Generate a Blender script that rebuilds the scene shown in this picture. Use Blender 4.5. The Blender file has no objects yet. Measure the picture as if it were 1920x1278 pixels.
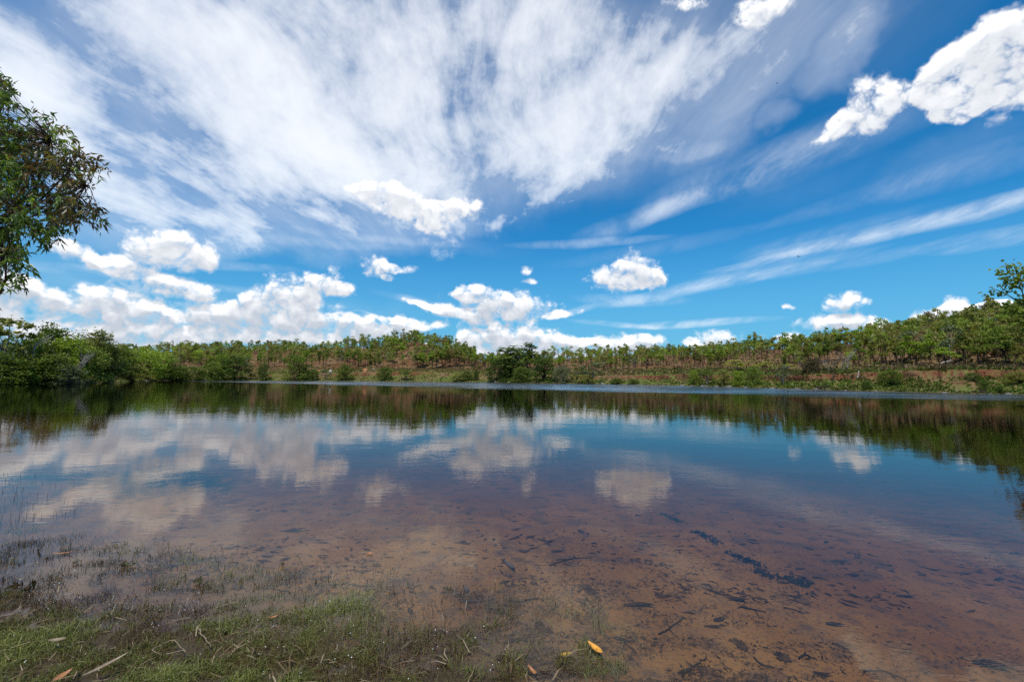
import bpy, math, random
import numpy as np
from mathutils import Matrix, Vector

R = math.radians
rng = np.random.default_rng(7)
random.seed(7)
scene = bpy.context.scene

# ---------------------------------------------------------------- camera
F = 853.0                     # focal length in photo pixels (16 mm on 36 mm, 1920 px wide)
EYE = 1.65
cam_data = bpy.data.cameras.new("camera")
cam_data.sensor_width = 36.0
cam_data.lens = F / 1920.0 * 36.0
cam_data.clip_start = 0.05
cam_data.clip_end = 9000.0
cam = bpy.data.objects.new("camera", cam_data)
scene.collection.objects.link(cam)
CAM = Matrix.Rotation(R(90 + 4.59), 4, 'X') @ Matrix.Rotation(R(0.27), 4, 'Z')
cam.matrix_world = Matrix.Translation((0, 0, EYE)) @ CAM
scene.camera = cam
C3 = np.array(CAM.to_3x3())

def ray(px, py):
    d = C3 @ np.array([(px - 960.0) / F, (639.0 - py) / F, -1.0])
    return d / np.linalg.norm(d)
def on_level(px, py, z=0.0):                 # point of height z seen at a photo pixel
    d = ray(px, py)
    t = (z - EYE) / d[2]
    return np.array([d[0] * t, d[1] * t, z])
def at_depth(px, py, Y):                     # point at distance Y along the view seen at a photo pixel
    d = ray(px, py)
    t = Y / d[1]
    return np.array([d[0] * t, Y, EYE + d[2] * t])
def sky_angles(px, py):
    d = ray(px, py)
    return math.degrees(math.atan2(d[0], d[1])), math.degrees(math.asin(d[2]))

# ---------------------------------------------------------------- sun, sky, exposure
SUN_EL, SUN_AZ = 64.0, 205.0
sd = bpy.data.lights.new("sun", 'SUN')
sd.energy = 3.6
sd.angle = R(0.53)
sd.color = (1.0, 0.955, 0.89)
sun = bpy.data.objects.new("sun", sd)
scene.collection.objects.link(sun)
sv = Vector((math.cos(R(SUN_EL)) * math.sin(R(SUN_AZ)), math.cos(R(SUN_EL)) * math.cos(R(SUN_AZ)), math.sin(R(SUN_EL))))
sun.rotation_euler = sv.to_track_quat('Z', 'Y').to_euler()
sun.location = (0, -20, 60)

vs = scene.view_settings
vs.view_transform = 'Standard'
vs.look = 'None'
vs.exposure = 0.14
vs.gamma = 1.0
vs.use_curve_mapping = False
cy = scene.cycles
cy.max_bounces = 10
cy.diffuse_bounces = 3
cy.glossy_bounces = 3
cy.transmission_bounces = 6
cy.transparent_max_bounces = 12
cy.sample_clamp_indirect = 6.0
cy.use_denoising = False
cy.caustics_reflective = False
cy.caustics_refractive = False

world = bpy.data.worlds.new("World")
scene.world = world
world.use_nodes = True

class G:                                     # small helper for node graphs
    def __init__(s, tree):
        s.t = tree
    def n(s, kind, **kw):
        nd = s.t.nodes.new(kind)
        for k, v in kw.items():
            setattr(nd, k, v)
        return nd
    def put(s, sock, v):
        if v is None:
            return
        if isinstance(v, bpy.types.NodeSocket):
            s.t.links.new(v, sock)
        else:
            sock.default_value = v
    def m(s, op, a, b=None, c=None, clamp=False):
        nd = s.n('ShaderNodeMath', operation=op, use_clamp=clamp)
        for i, v in enumerate((a, b, c)):
            s.put(nd.inputs[i], v)
        return nd.outputs[0]
    def v(s, op, a, b=None, scale=None):
        nd = s.n('ShaderNodeVectorMath', operation=op)
        s.put(nd.inputs[0], a)
        s.put(nd.inputs[1], b)
        if scale is not None:
            s.put(nd.inputs['Scale'], scale)
        return nd.outputs['Value'] if op in ('DOT_PRODUCT', 'LENGTH', 'DISTANCE') else nd.outputs['Vector']
    def xyz(s, x, y, z):
        nd = s.n('ShaderNodeCombineXYZ')
        for i, v in enumerate((x, y, z)):
            s.put(nd.inputs[i], v)
        return nd.outputs[0]
    def sep(s, v):
        nd = s.n('ShaderNodeSeparateXYZ')
        s.put(nd.inputs[0], v)
        return nd.outputs
    def noise(s, vec, scale, detail=4.0, rough=0.55, dist=0.0, out='Fac', lac=2.0):
        nd = s.n('ShaderNodeTexNoise')
        s.put(nd.inputs['Vector'], vec)
        s.put(nd.inputs['Scale'], scale)
        s.put(nd.inputs['Detail'], detail)
        s.put(nd.inputs['Roughness'], rough)
        s.put(nd.inputs['Lacunarity'], lac)
        s.put(nd.inputs['Distortion'], dist)
        return nd.outputs[out]
    def step(s, v, a, b, lo=0.0, hi=1.0, smooth=True):
        nd = s.n('ShaderNodeMapRange', interpolation_type='SMOOTHSTEP' if smooth else 'LINEAR', clamp=True)
        s.put(nd.inputs['Value'], v)
        for k, x in (('From Min', a), ('From Max', b), ('To Min', lo), ('To Max', hi)):
            s.put(nd.inputs[k], x)
        return nd.outputs['Result']
    def mix(s, f, a, b, mode='MIX'):
        nd = s.n('ShaderNodeMix', data_type='RGBA', blend_type=mode)
        s.put(nd.inputs[0], f)
        s.put(nd.inputs[6], a if isinstance(a, bpy.types.NodeSocket) else (*a[:3], 1.0))
        s.put(nd.inputs[7], b if isinstance(b, bpy.types.NodeSocket) else (*b[:3], 1.0))
        return nd.outputs[2]
    def mapping(s, v, loc=(0, 0, 0), rot=(0, 0, 0), scale=(1, 1, 1), kind='POINT'):
        nd = s.n('ShaderNodeMapping', vector_type=kind)
        s.put(nd.inputs['Vector'], v)
        nd.inputs['Location'].default_value = loc
        nd.inputs['Rotation'].default_value = rot
        nd.inputs['Scale'].default_value = scale
        return nd.outputs[0]

def blob_group(name, blobs, grow):
    """sum of soft elliptic puffs given as photo-pixel ellipses, stored as azimuth / elevation in degrees"""
    t = bpy.data.node_groups.new(name, 'ShaderNodeTree')
    t.interface.new_socket('Angles', in_out='INPUT', socket_type='NodeSocketVector')
    t.interface.new_socket('Sum', in_out='OUTPUT', socket_type='NodeSocketFloat')
    g = G(t)
    src = g.n('NodeGroupInput').outputs[0]
    acc = None
    for i, b in enumerate(blobs):
        if i and i % 14 == 0:                # keeps the shader's evaluation in sequence (limited stack)
            src = g.v('ADD', src, g.xyz(g.m('MULTIPLY', acc, 1e-6), 0.0, 0.0))
        cx, cy_, rx, ry, rot = b[:5]
        w = b[5] if len(b) > 5 else (1.4 if name == 'cumulus_field' and rx < 60 else 1.0)
        az, el = sky_angles(cx, cy_)
        c, s_ = math.cos(R(rot)), math.sin(R(rot))
        a1, e1 = sky_angles(cx + rx * c, cy_ + rx * s_)
        a0, e0 = sky_angles(cx - rx * c, cy_ - rx * s_)
        dx, dy = (a1 - a0) / 2, (e1 - e0) / 2
        p1, q1 = sky_angles(cx - ry * s_, cy_ + ry * c)
        p0, q0 = sky_angles(cx + ry * s_, cy_ - ry * c)
        ex, ey = (p1 - p0) / 2, (q1 - q0) / 2
        lx = math.hypot(dx, dy)
        ly = abs(dx * ey - dy * ex) / lx
        mp = g.mapping(src, (az, el, 0), (0, 0, math.atan2(dy, dx)), (lx * grow, ly * grow, 1.0), 'TEXTURE')
        k = g.m('SUBTRACT', 1.0, g.v('DOT_PRODUCT', mp, mp), clamp=True)
        acc = g.m('MULTIPLY', k, w) if acc is None else g.m('MULTIPLY_ADD', k, w, acc)
    out = g.n('NodeGroupOutput')
    t.links.new(acc, out.inputs[0])
    return t

CUMULUS = [
    (715, 370, 55, 24, 15), (770, 392, 55, 28, 22), (812, 422, 24, 16, 40), (866, 390, 38, 22, -12), (688, 358, 26, 12, 10), (830, 392, 30, 16, 0),
    (1865, 130, 105, 62, -22, 1.6), (1790, 150, 55, 50, -30, 1.3), (1905, 75, 70, 55, -35, 1.3), (1700, 180, 60, 24, -32), (1622, 205, 58, 38, -32), (1552, 248, 36, 13, -38), (1810, 195, 40, 20, -20), (1970, 120, 60, 70, 0),
    (1445, 8, 48, 22, -22), (1420, 35, 18, 14, -40), (1285, 5, 40, 14, 0),
    (1148, 522, 38, 22, 0), (1190, 505, 38, 26, 0), (1218, 527, 26, 15, 0),
    (712, 502, 26, 17, 10), (748, 500, 26, 8, 8), (735, 522, 10, 6, 0),
    (990, 505, 13, 6, 0), (997, 523, 12, 5, 0),
    (290, 462, 42, 24, 0), (362, 470, 40, 32, 15), (325, 478, 60, 18, 5),
    (135, 470, 38, 17, 28), (170, 492, 26, 10, 30), (222, 497, 34, 17, 15), (275, 520, 58, 20, 18), (352, 540, 52, 15, 8),
    (613, 525, 32, 20, 5), (640, 542, 24, 10, 0),
    (470, 572, 30, 18, 10), (540, 553, 50, 32, 0), (580, 583, 70, 26, 15), (500, 592, 60, 24, 5), (625, 608, 80, 14, 8), (700, 597, 45, 7, 6),
    (60, 560, 55, 26, 10), (150, 568, 75, 28, 5), (245, 568, 70, 26, 12), (300, 588, 30, 13, 20), (15, 540, 40, 34, 0), (60, 600, 100, 22, 0), (205, 612, 120, 17, 0),
    (378, 580, 34, 18, 10), (432, 606, 52, 17, 15), (350, 632, 120, 13, 0), (455, 626, 60, 12, 0),
    (878, 548, 26, 13, 0), (920, 563, 44, 18, 20), (985, 573, 52, 20, 5), (842, 580, 48, 11, 5), (905, 592, 40, 11, 0), (1062, 588, 28, 6, -5), (800, 572, 40, 5, 15),
    (750, 610, 20, 18, 0), (792, 608, 48, 8, 0), (728, 623, 34, 10, 0),
    (905, 625, 38, 17, 0), (930, 640, 60, 16, 0), (1003, 632, 56, 22, 10), (1055, 646, 50, 15, 0), (1105, 650, 40, 12, 0), (1162, 642, 42, 15, 0), (1220, 642, 34, 12, 0),
    (1342, 636, 42, 14, 0), (1300, 642, 20, 7, 0), (1470, 633, 34, 10, 0),
    (1548, 602, 48, 15, 0), (1602, 600, 36, 13, 0), (1652, 610, 36, 13, 0), (1592, 568, 42, 9, -4), (1580, 555, 22, 10, 0), (1478, 577, 16, 5, 0),
    (1782, 572, 22, 17, -20), (1762, 592, 40, 16, -12), (1832, 582, 48, 11, -15), (1872, 574, 30, 8, 0),
    (90, 588, 110, 26, 6, .8), (250, 604, 110, 18, 6, .7), (420, 618, 90, 12, 5, .7), (560, 614, 110, 17, 5, .8), (690, 622, 70, 11, 0), (1815, 592, 60, 12, -14, 1.3), (560, 640, 90, 12, 0), (640, 630, 50, 10, 0), (100, 640, 120, 14, 0), (260, 645, 120, 14, 0), (740, 640, 60, 10, 0), (1000, 660, 120, 10, 0), (860, 655, 60, 10, 0),
]
SHEET = [                                     # the high cloud sheet: (px, py, rx, ry, rotation, weight)
    (560, 120, 300, 120, 32, .62), (480, 260, 230, 75, 38, .75), (640, 215, 150, 110, 40, .6), (860, 130, 200, 170, 80, .58), (1000, 60, 210, 90, -30, .55),
    (940, 330, 190, 75, -18, .62), (360, 350, 230, 75, 18, .68), (160, 290, 170, 50, 35, .62), (60, 140, 120, 40, 45, .65), (210, 420, 260, 50, 8, .48),
    (640, 330, 180, 60, 20, .55), (780, 20, 260, 60, 10, .5), (1150, 200, 130, 60, -30, .42), (1200, 90, 120, 45, -40, .36), (300, 30, 220, 50, 25, .40),
    (90, 220, 100, 30, 35, .4), (150, 60, 200, 60, 30, .34), (30, 60, 140, 70, 30, .36), (250, 150, 120, 60, 40, .26), (1250, 290, 50, 12, -12, .4), (1480, 340, 120, 30, -24, .2),
    (1600, 90, 60, 30, -50, .4), (1580, 60, 120, 50, -45, .25), (1690, 330, 160, 30, -15, .16), (1480, 215, 40, 14, -20, .4), (1830, 300, 120, 25, -12, .18),
    (1330, 40, 160, 60, -35, .52), (1400, 140, 90, 40, -40, .32), (1250, 160, 100, 40, -35, .34), (1080, 260, 110, 50, -25, .40), (1420, 110, 180, 70, -38, .30), (1330, 250, 150, 60, -30, .22), (1180, 330, 130, 40, -20, .28), (1500, 20, 120, 60, -38, .28), (1330, 230, 120, 40, -30, .24), (1700, 60, 120, 60, -35, .22),
    (460, 470, 160, 20, 4, .35), (620, 430, 200, 16, 4, .3), (800, 470, 140, 10, 4, .2), (520, 600, 200, 30, 0, .35), (120, 520, 130, 25, 6, .4), (700, 560, 120, 10, 4, .2),
]
STREAK = [                                    # thin feathered streaks
    (1100, 457, 100, 6, -3, .5), (1260, 388, 130, 13, -19, .5), (1390, 325, 150, 24, -21, .42), (1190, 420, 80, 10, -24, .35), (1290, 290, 60, 9, -14, .3), (1500, 290, 150, 30, -24, .26),
    (1700, 424, 230, 11, -13, .62), (1850, 392, 120, 13, -14, .62), (1480, 478, 120, 5, -13, .5), (1440, 500, 160, 9, -14, .28), (1860, 448, 100, 13, -9, .55), (1560, 440, 130, 12, -14, .22),
    (1300, 541, 130, 8, -11, .5), (1180, 562, 75, 8, 1, .5), (1420, 520, 140, 6, -13, .38), (1600, 490, 140, 8, -10, .22), (1310, 605, 100, 5, -3, .8), (1150, 607, 60, 4, 4, .6), (1250, 612, 40, 3, 0, .5),
    (1640, 360, 170, 12, -18, .22), (1800, 330, 150, 16, -14, .2), (1650, 250, 160, 18, -22, .15), (560, 455, 160, 6, 4, .35), (700, 448, 120, 5, 6, .35), (420, 500, 120, 6, 4, .35), (150, 505, 130, 7, 5, .4),
    (440, 545, 90, 5, 6, .35), (1080, 582, 30, 5, -16, .6), (790, 566, 60, 5, 14, .5), (1220, 470, 140, 10, -10, .14),
]

w = G(world.node_tree)
world.node_tree.nodes.clear()
tc = w.n('ShaderNodeTexCoord')
D = w.v('NORMALIZE', tc.outputs['Generated'])
dx_, dy_, dz_ = w.sep(D)
az = w.m('MULTIPLY', w.m('ARCTAN2', dx_, dy_), 57.29578)
el = w.m('MULTIPLY', w.m('ARCSINE', dz_), 57.29578)
sky = w.n('ShaderNodeTexSky', sky_type='NISHITA', sun_disc=False)
sky.sun_elevation = R(SUN_EL)
sky.sun_rotation = R(SUN_AZ)
sky.altitude = 200.0
sky.air_density = 1.0
sky.dust_density = 0.6
sky.ozone_density = 2.2
w.put(sky.inputs[0], w.xyz(dx_, dy_, w.m('MAXIMUM', dz_, 0.012))) if len(sky.inputs) else None
blue = w.mix(1.0, sky.outputs[0], (0.49, 0.98, 1.24), 'MULTIPLY')
hs = w.n('ShaderNodeHueSaturation')
w.put(hs.inputs['Color'], blue)
hs.inputs['Saturation'].default_value = 1.12
blue = w.mix(w.step(el, 0.0, 17.0, 0.85, 0.0, False), hs.outputs[0], (1.25, 4.1, 6.6))

# cirrus: streaks of a high sheet running away from the viewer
zz = w.m('ADD', w.m('MAXIMUM', dz_, 0.0), 0.13)
q = w.xyz(w.m('DIVIDE', dx_, zz), w.m('DIVIDE', dy_, zz), 0.0)
warp = w.v('SUBTRACT', w.noise(q, 0.7, 3.0, 0.5, out='Color'), (0.5, 0.5, 0.5))
q2 = w.v('ADD', q, w.v('MULTIPLY', warp, (0.75, 0.75, 0.0)))
fine = w.noise(w.mapping(q2, (3.1, 0.4, 0), (0, 0, R(-5)), (3.6, 1.0, 1.0)), 1.5, 8.0, 0.66)
puff = w.noise(w.mapping(q2, (0.7, 2.2, 0), (0, 0, R(-8)), (1.7, 1.1, 1.0)), 1.9, 7.0, 0.62)
ang = w.xyz(az, el, 0.0)
cw = w.v('SCALE', w.v('SUBTRACT', w.noise(D, 3.4, 5.0, 0.62, out='Color'), (0.5, 0.5, 0.5)), scale=17.0)
cgrp = w.n('ShaderNodeGroup', node_tree=blob_group('cirrus_sheet', SHEET, 1.9))
w.put(cgrp.inputs[0], w.v('ADD', ang, w.v('MULTIPLY', cw, (1, 0.5, 0))))
sgrp = w.n('ShaderNodeGroup', node_tree=blob_group('cirrus_streaks', STREAK, 1.7))
w.put(sgrp.inputs[0], w.v('ADD', ang, w.v('MULTIPLY', cw, (0.18, 0.07, 0))))
# outside the picture the same sheet goes on with patchy cover
away = w.m('MAXIMUM', w.step(w.m('ABSOLUTE', az), 50.0, 66.0), w.step(el, 40.0, 52.0))
patch = w.m('MULTIPLY', w.step(w.noise(q, 0.42, 3.0, 0.5), 0.44, 0.62), 0.85)
cover = w.m('ADD', cgrp.outputs[0], w.m('MULTIPLY', away, patch))
broad = w.noise(w.mapping(q2, (5.3, 1.2, 0), (0, 0, R(-5)), (1.5, 0.5, 1.0)), 1.0, 4.0, 0.5)
fleck = w.noise(D, 17.0, 6.0, 0.62)
tex = w.m('ADD', w.m('MULTIPLY_ADD', fine, 0.36, w.m('MULTIPLY', puff, 0.36)), w.m('MULTIPLY_ADD', broad, 0.55, w.m('MULTIPLY', fleck, 0.22)))
cir = w.m('ADD', w.m('SUBTRACT', cover, 0.36), w.m('MULTIPLY', w.m('SUBTRACT', tex, 0.80), 6.0))
cir = w.m('SUBTRACT', 1.0, w.m('EXPONENT', w.m('MULTIPLY', w.m('MAXIMUM', cir, 0.0), -1.35)), clamp=True)
cir = w.m('MULTIPLY', cir, w.step(cover, 0.0, 0.45))
veil = w.m('MULTIPLY', w.step(cover, 0.0, 1.0), w.m('MULTIPLY', fine, 0.50))
cir = w.m('MAXIMUM', cir, veil)
feather = w.m('MULTIPLY', w.m('MULTIPLY', sgrp.outputs[0], 0.52), w.step(w.m('MULTIPLY_ADD', fine, 0.75, w.m('MULTIPLY', fleck, 0.25)), 0.34, 0.66, 0.12, 1.15))
cir = w.m('ADD', cir, w.m('MULTIPLY', feather, w.m('SUBTRACT', 1.0, cir)), clamp=True)

cir_col = w.mix(w.step(el, 5.0, 42.0), (9.2, 9.7, 10.2), (9.9, 10.1, 10.4))
high = w.mix(w.m('MULTIPLY', cir, 0.95), blue, cir_col)

# cumulus
bg = blob_group('cumulus_field', CUMULUS, 1.7)
n1 = w.noise(D, 13.0, 4.0, 0.55, out='Color')
far = w.m('MULTIPLY', w.step(w.noise(D, 4.2, 2.0, 0.5), 0.60, 0.72), w.m('MULTIPLY', away, w.step(el, 4.0, 9.0, 0.35, 0.9)))
def cumulus(shift, detail, rugged, vdetail):
    d2 = w.v('ADD', D, (0.0, 0.0, shift)) if shift else D
    n2 = w.noise(d2, 26.0, detail, 0.60)
    vo = w.n('ShaderNodeTexVoronoi', feature='F1')
    w.put(vo.inputs['Vector'], w.v('ADD', d2, w.v('SCALE', w.v('SUBTRACT', n1, (0.5, 0.5, 0.5)), scale=0.05)))
    vo.inputs['Scale'].default_value = 34.0
    vo.inputs['Detail'].default_value = vdetail
    vo.inputs['Roughness'].default_value = 0.55
    vo.inputs['Lacunarity'].default_value = 2.3
    n3 = w.m('ADD', w.m('MULTIPLY', n2, 0.62), w.m('MULTIPLY', w.m('SUBTRACT', 0.95, vo.outputs['Distance']), 0.40))
    a2 = w.v('ADD', w.xyz(az, w.m('ADD', el, shift * 57.3), 0.0), w.v('MULTIPLY', w.v('SUBTRACT', n1, (0.5, 0.5, 0.5)), (3.4, 1.7, 0.0)))
    gr = w.n('ShaderNodeGroup', node_tree=bg)
    w.put(gr.inputs[0], a2)
    s = w.m('MINIMUM', w.m('ADD', gr.outputs[0], far), 1.45)
    amp = w.m('MINIMUM', w.m('MULTIPLY', s, 2.4), 1.0)
    return w.m('ADD', w.m('SUBTRACT', s, 0.24), w.m('MULTIPLY', w.m('MULTIPLY', w.m('SUBTRACT', n3, 0.5), rugged), amp))
d0 = cumulus(0.0, 8.0, 2.5, 2.0)
d1 = cumulus(0.018, 3.0, 1.7, 0.0)
body = w.m('MAXIMUM', w.step(d0, -0.04, 0.80), w.m('MULTIPLY', w.step(d0, -0.20, 0.6), 0.45))
thick = w.step(d1, 0.20, 1.6)
relief = w.step(w.m('SUBTRACT', d1, d0), -0.55, 0.75)
low = w.step(el, 3.0, 19.0, 1.0, 0.60)
shade = w.m('MULTIPLY', w.m('MULTIPLY_ADD', relief, 0.45, w.m('MULTIPLY', thick, 0.66)), w.m('MULTIPLY', low, w.step(d0, -0.1, 0.5)), clamp=True)
cum_col = w.mix(shade, (10.3, 10.3, 10.4), (5.2, 5.7, 6.5))
col = w.mix(body, high, cum_col)
zone = w.m('MAXIMUM', w.m('LESS_THAN', el, 24.5), w.m('MAXIMUM', w.m('GREATER_THAN', az, 14.0), w.m('LESS_THAN', az, -60.0)))
STRENGTH = 0.10
def backdrop(c):
    nd = w.n('ShaderNodeBackground')
    w.put(nd.inputs['Color'], c)
    nd.inputs['Strength'].default_value = STRENGTH
    return nd.outputs[0]
def either(f, a, b):
    nd = w.n('ShaderNodeMixShader')
    w.put(nd.inputs[0], f)
    w.put(nd.inputs[1], a)
    w.put(nd.inputs[2], b)
    return nd.outputs[0]
above = either(zone, backdrop(high), backdrop(col))            # directions without cumulus skip its maths
whole = either(w.m('GREATER_THAN', el, -0.6), backdrop((1.6, 1.9, 1.5, 1.0)), above)
wo = w.n('ShaderNodeOutputWorld')
world.node_tree.links.new(whole, wo.inputs[0])
world.cycles.sampling_method = 'MANUAL'
world.cycles.sample_map_resolution = 1024

# ---------------------------------------------------------------- helpers for objects
COL = scene.collection
def link(name, data, parent=None):
    o = bpy.data.objects.new(name, data)
    COL.objects.link(o)
    if parent is not None:
        o.parent = parent
    return o
def tag(o, label=None, cat=None, group=None, kind=None):
    if label: o['label'] = label
    if cat: o['category'] = cat
    if group: o['group'] = group
    if kind: o['kind'] = kind
    return o
def mesh(name, verts, faces, mat=None, smooth=False, attrs=None):
    """verts (N,3); faces (M,3) or (M,4) int array, or a list of such arrays"""
    me = bpy.data.meshes.new(name)
    fl = faces if isinstance(faces, list) else [faces]
    fl = [np.asarray(f, dtype=np.int32) for f in fl if len(f)]
    verts = np.asarray(verts, dtype=np.float32)
    me.vertices.add(len(verts))
    me.vertices.foreach_set('co', verts.ravel())
    loops = np.concatenate([f.ravel() for f in fl])
    sizes = np.concatenate([np.full(len(f), f.shape[1], dtype=np.int32) for f in fl])
    starts = np.concatenate([[0], np.cumsum(sizes)[:-1]]).astype(np.int32)
    me.loops.add(len(loops))
    me.loops.foreach_set('vertex_index', loops)
    me.polygons.add(len(sizes))
    me.polygons.foreach_set('loop_start', starts)
    me.polygons.foreach_set('loop_total', sizes)
    me.polygons.foreach_set('use_smooth', np.full(len(sizes), bool(smooth)))
    for k, v in (attrs or {}).items():
        v = np.asarray(v, dtype=np.float32)
        at = me.attributes.new(k, 'FLOAT', 'FACE' if len(v) == len(sizes) else 'POINT')
        at.data.foreach_set('value', v)
    me.update(calc_edges=True)
    if mat is not None:
        me.materials.append(mat)
    return me

def material(name):
    m_ = bpy.data.materials.new(name)
    m_.use_nodes = True
    m_.node_tree.nodes.clear()
    g = G(m_.node_tree)
    out = g.n('ShaderNodeOutputMaterial')
    return m_, g, out
def principled(g, col, rough=0.8, spec=0.3, normal=None):
    p = g.n('ShaderNodeBsdfPrincipled')
    g.put(p.inputs['Base Color'], col if isinstance(col, bpy.types.NodeSocket) else (*col[:3], 1.0))
    g.put(p.inputs['Roughness'], rough)
    g.put(p.inputs['Specular IOR Level'], spec)
    if normal is not None:
        g.put(p.inputs['Normal'], normal)
    return p
def bump(g, height, dist=0.02, strength=1.0):
    b = g.n('ShaderNodeBump')
    g.put(b.inputs['Height'], height)
    b.inputs['Distance'].default_value = dist
    b.inputs['Strength'].default_value = strength
    return b.outputs[0]

# ---------------------------------------------------------------- far bank: profile by photo column
#      px    shoreY foot_y foot_Y top_y top_dY terr_y terr_Y crest_y crest_Y
BANK = np.array([
    (-3000,  30, 709,  34, 706, 1.5, 690,  50, 640, 160),
    (-600,   60, 709,  64, 705, 1.5, 695,  80, 655, 220),
    (0,      82, 709,  86, 706, 1.5, 698, 104, 668, 260),
    (150,    92, 709,  97, 706, 1.5, 697, 118, 666, 280),
    (240,   125, 709, 131, 706, 1.5, 696, 150, 664, 310),
    (300,   155, 709, 162, 705, 1.5, 693, 184, 658, 330),
    (450,   165, 707, 173, 703, 1.5, 691, 198, 656, 330),
    (600,   172, 705, 182, 700, 2.0, 687, 203, 653, 300),
    (700,   168, 704, 179, 698, 2.0, 688, 198, 649, 270),
    (780,   163, 703, 175, 696, 2.0, 689, 192, 641, 240),
    (850,   155, 704, 166, 699, 1.5, 690, 186, 655, 232),
    (900,   150, 705, 160, 701, 1.5, 692, 180, 674, 232),
    (960,   143, 706, 153, 702, 1.5, 692, 174, 674, 245),
    (1130,  125, 710, 136, 705, 1.2, 692, 162, 666, 255),
    (1290,  100, 711, 109, 702, 1.0, 691, 128, 660, 232),
    (1400,   85, 712,  93, 703, 1.0, 692, 110, 655, 212),
    (1500,   72, 713,  79, 704, 0.8, 696,  93, 651, 190),
    (1600,   65, 712,  71, 699, 0.6, 693,  84, 643, 172),
    (1700,   59, 708,  65, 696, 0.5, 689,  78, 627, 152),
    (1800,   55, 706,  61, 694, 0.5, 687,  74, 611, 140),
    (1920,   52, 706,  58, 693, 0.5, 686,  70, 592, 130),
    (2400,   43, 708,  48, 692, 0.5, 684,  60, 585, 112),
    (4600,   22, 708,  26, 692, 0.5, 684,  36, 560,  90),
], dtype=float)
def horizon(px):
    return 703.0 + 9.0 * px / 1920.0
def column_px(theta):
    return 960.0 + F * np.tan(theta)
def profile(px):
    """distances Y and heights z of the bank's break lines for a photo column (array)"""
    c = [np.interp(px, BANK[:, 0], BANK[:, k]) for k in range(10)]
    hz = horizon(np.clip(px, -600, 2500))
    zz_ = lambda y, Y: EYE + (hz - y) / F * Y
    footY, topY = c[3], c[3] + c[5]
    Y = np.stack([c[1] - 14, c[1] - 3, c[1], footY, topY, c[7], c[9], c[9] * 1.7, c[9] * 4.0, np.full_like(px, 5000.0)])
    z = np.stack([np.full_like(px, -3.0), np.full_like(px, -0.7), np.zeros_like(px), zz_(c[2], footY), zz_(c[4], topY),
                  zz_(c[6], c[7]), zz_(c[8], c[9]), zz_(c[8], c[9]) * 0.8, zz_(c[8], c[9]) * 0.6, np.full_like(px, 6.0)])
    return Y, z

def vnoise(x, y, seed=0):
    """smooth value noise on arrays"""
    x = np.asarray(x, float); y = np.asarray(y, float)
    xi, yi = np.floor(x).astype(np.int64), np.floor(y).astype(np.int64)
    fx, fy = x - xi, y - yi
    fx, fy = fx * fx * (3 - 2 * fx), fy * fy * (3 - 2 * fy)
    def h(a, b):
        n = (a * 374761393 + b * 668265263 + seed * 974711) & 0x7fffffff
        n = ((n ^ (n >> 13)) * 1274126177) & 0x7fffffff
        return ((n ^ (n >> 16)) & 0xffff) / 65535.0
    return (h(xi, yi) * (1 - fx) + h(xi + 1, yi) * fx) * (1 - fy) + (h(xi, yi + 1) * (1 - fx) + h(xi + 1, yi + 1) * fx) * fy
def fbm(x, y, octaves=4, seed=0):
    s, a, t = 0.0, 1.0, 0.0
    for i in range(octaves):
        s = s + a * vnoise(x * 2 ** i, y * 2 ** i, seed + i * 17)
        t += a
        a *= 0.5
    return s / t

# rows of the far bank mesh: fractions between break lines, dense around the eroded face
ROWS = []
for k, cnt in enumerate((2, 5, 16, 7, 14, 26, 10, 6, 5)):
    ROWS += [(k, i / cnt) for i in range(cnt)]
ROWS.append((8, 1.0))
THETA = np.concatenate([np.radians(np.linspace(-74, -50, 40, endpoint=False)), np.radians(np.linspace(-50, 50, 560)), np.radians(np.linspace(50, 74, 41))[1:]])
def wob(px, s, a):                            # natural wander of the break lines
    return (fbm(px * 0.013 + 3.1, px * 0 + s, 4, s) - 0.5) * a
def bank_height(px, Y):
    """height of the far bank at a photo column and distance (arrays)"""
    Yp, zp = bank_profile(px)
    out = np.empty_like(Y)
    for i in range(len(Y)):
        out[i] = np.interp(Y[i], Yp[:, i], zp[:, i])
    return out
def bank_profile(px):
    Y, z = profile(px)
    d = wob(px, 5, 5.0)
    e = wob(px * 3.0, 9, 2.6)
    Y[2] += wob(px * 2, 2, 2.4); Y[1] += wob(px * 2, 2, 2.4)
    Y[3] += e; Y[4] += e
    z[4] += wob(px * 2, 21, 0.5)
    z[3] += wob(px * 2, 23, 0.7)
    Y[5] += d
    z[5] += wob(px, 27, 0.9)
    z[3] = np.clip(z[3], 0.25, z[4] - 0.12)
    z[6] += wob(px, 31, 2.6)
    return Y, z

px_cols = column_px(THETA)
Yp, zp = bank_profile(px_cols)
nr, nc = len(ROWS), len(THETA)
V = np.zeros((nr, nc, 3))
for r, (k, f) in enumerate(ROWS):
    Yr = Yp[k] * (1 - f) + Yp[k + 1] * f
    zr = zp[k] * (1 - f) + zp[k + 1] * f
    X = Yr * np.tan(THETA)
    if k in (2, 3):                           # gullies in the eroded face
        Yr = Yr + (fbm(X * 0.55, X * 0 + 2.0, 4, 71) - 0.5) * 3.0 * (f if k == 2 else 1 - f)
        X = Yr * np.tan(THETA)
    rough = 0.0 if k < 2 else (0.45 if k in (2, 3) else 0.22 if k == 4 else 0.9)
    zr = zr + (fbm(X * 0.35, Yr * 0.35, 4, 3) - 0.5) * rough * (1.0 if k > 2 else f)
    V[r, :, 0], V[r, :, 1], V[r, :, 2] = X, Yr, zr
I = np.arange(nr * nc).reshape(nr, nc)
bank_faces = np.stack([I[:-1, :-1].ravel(), I[:-1, 1:].ravel(), I[1:, 1:].ravel(), I[1:, :-1].ravel()], axis=1)

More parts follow.
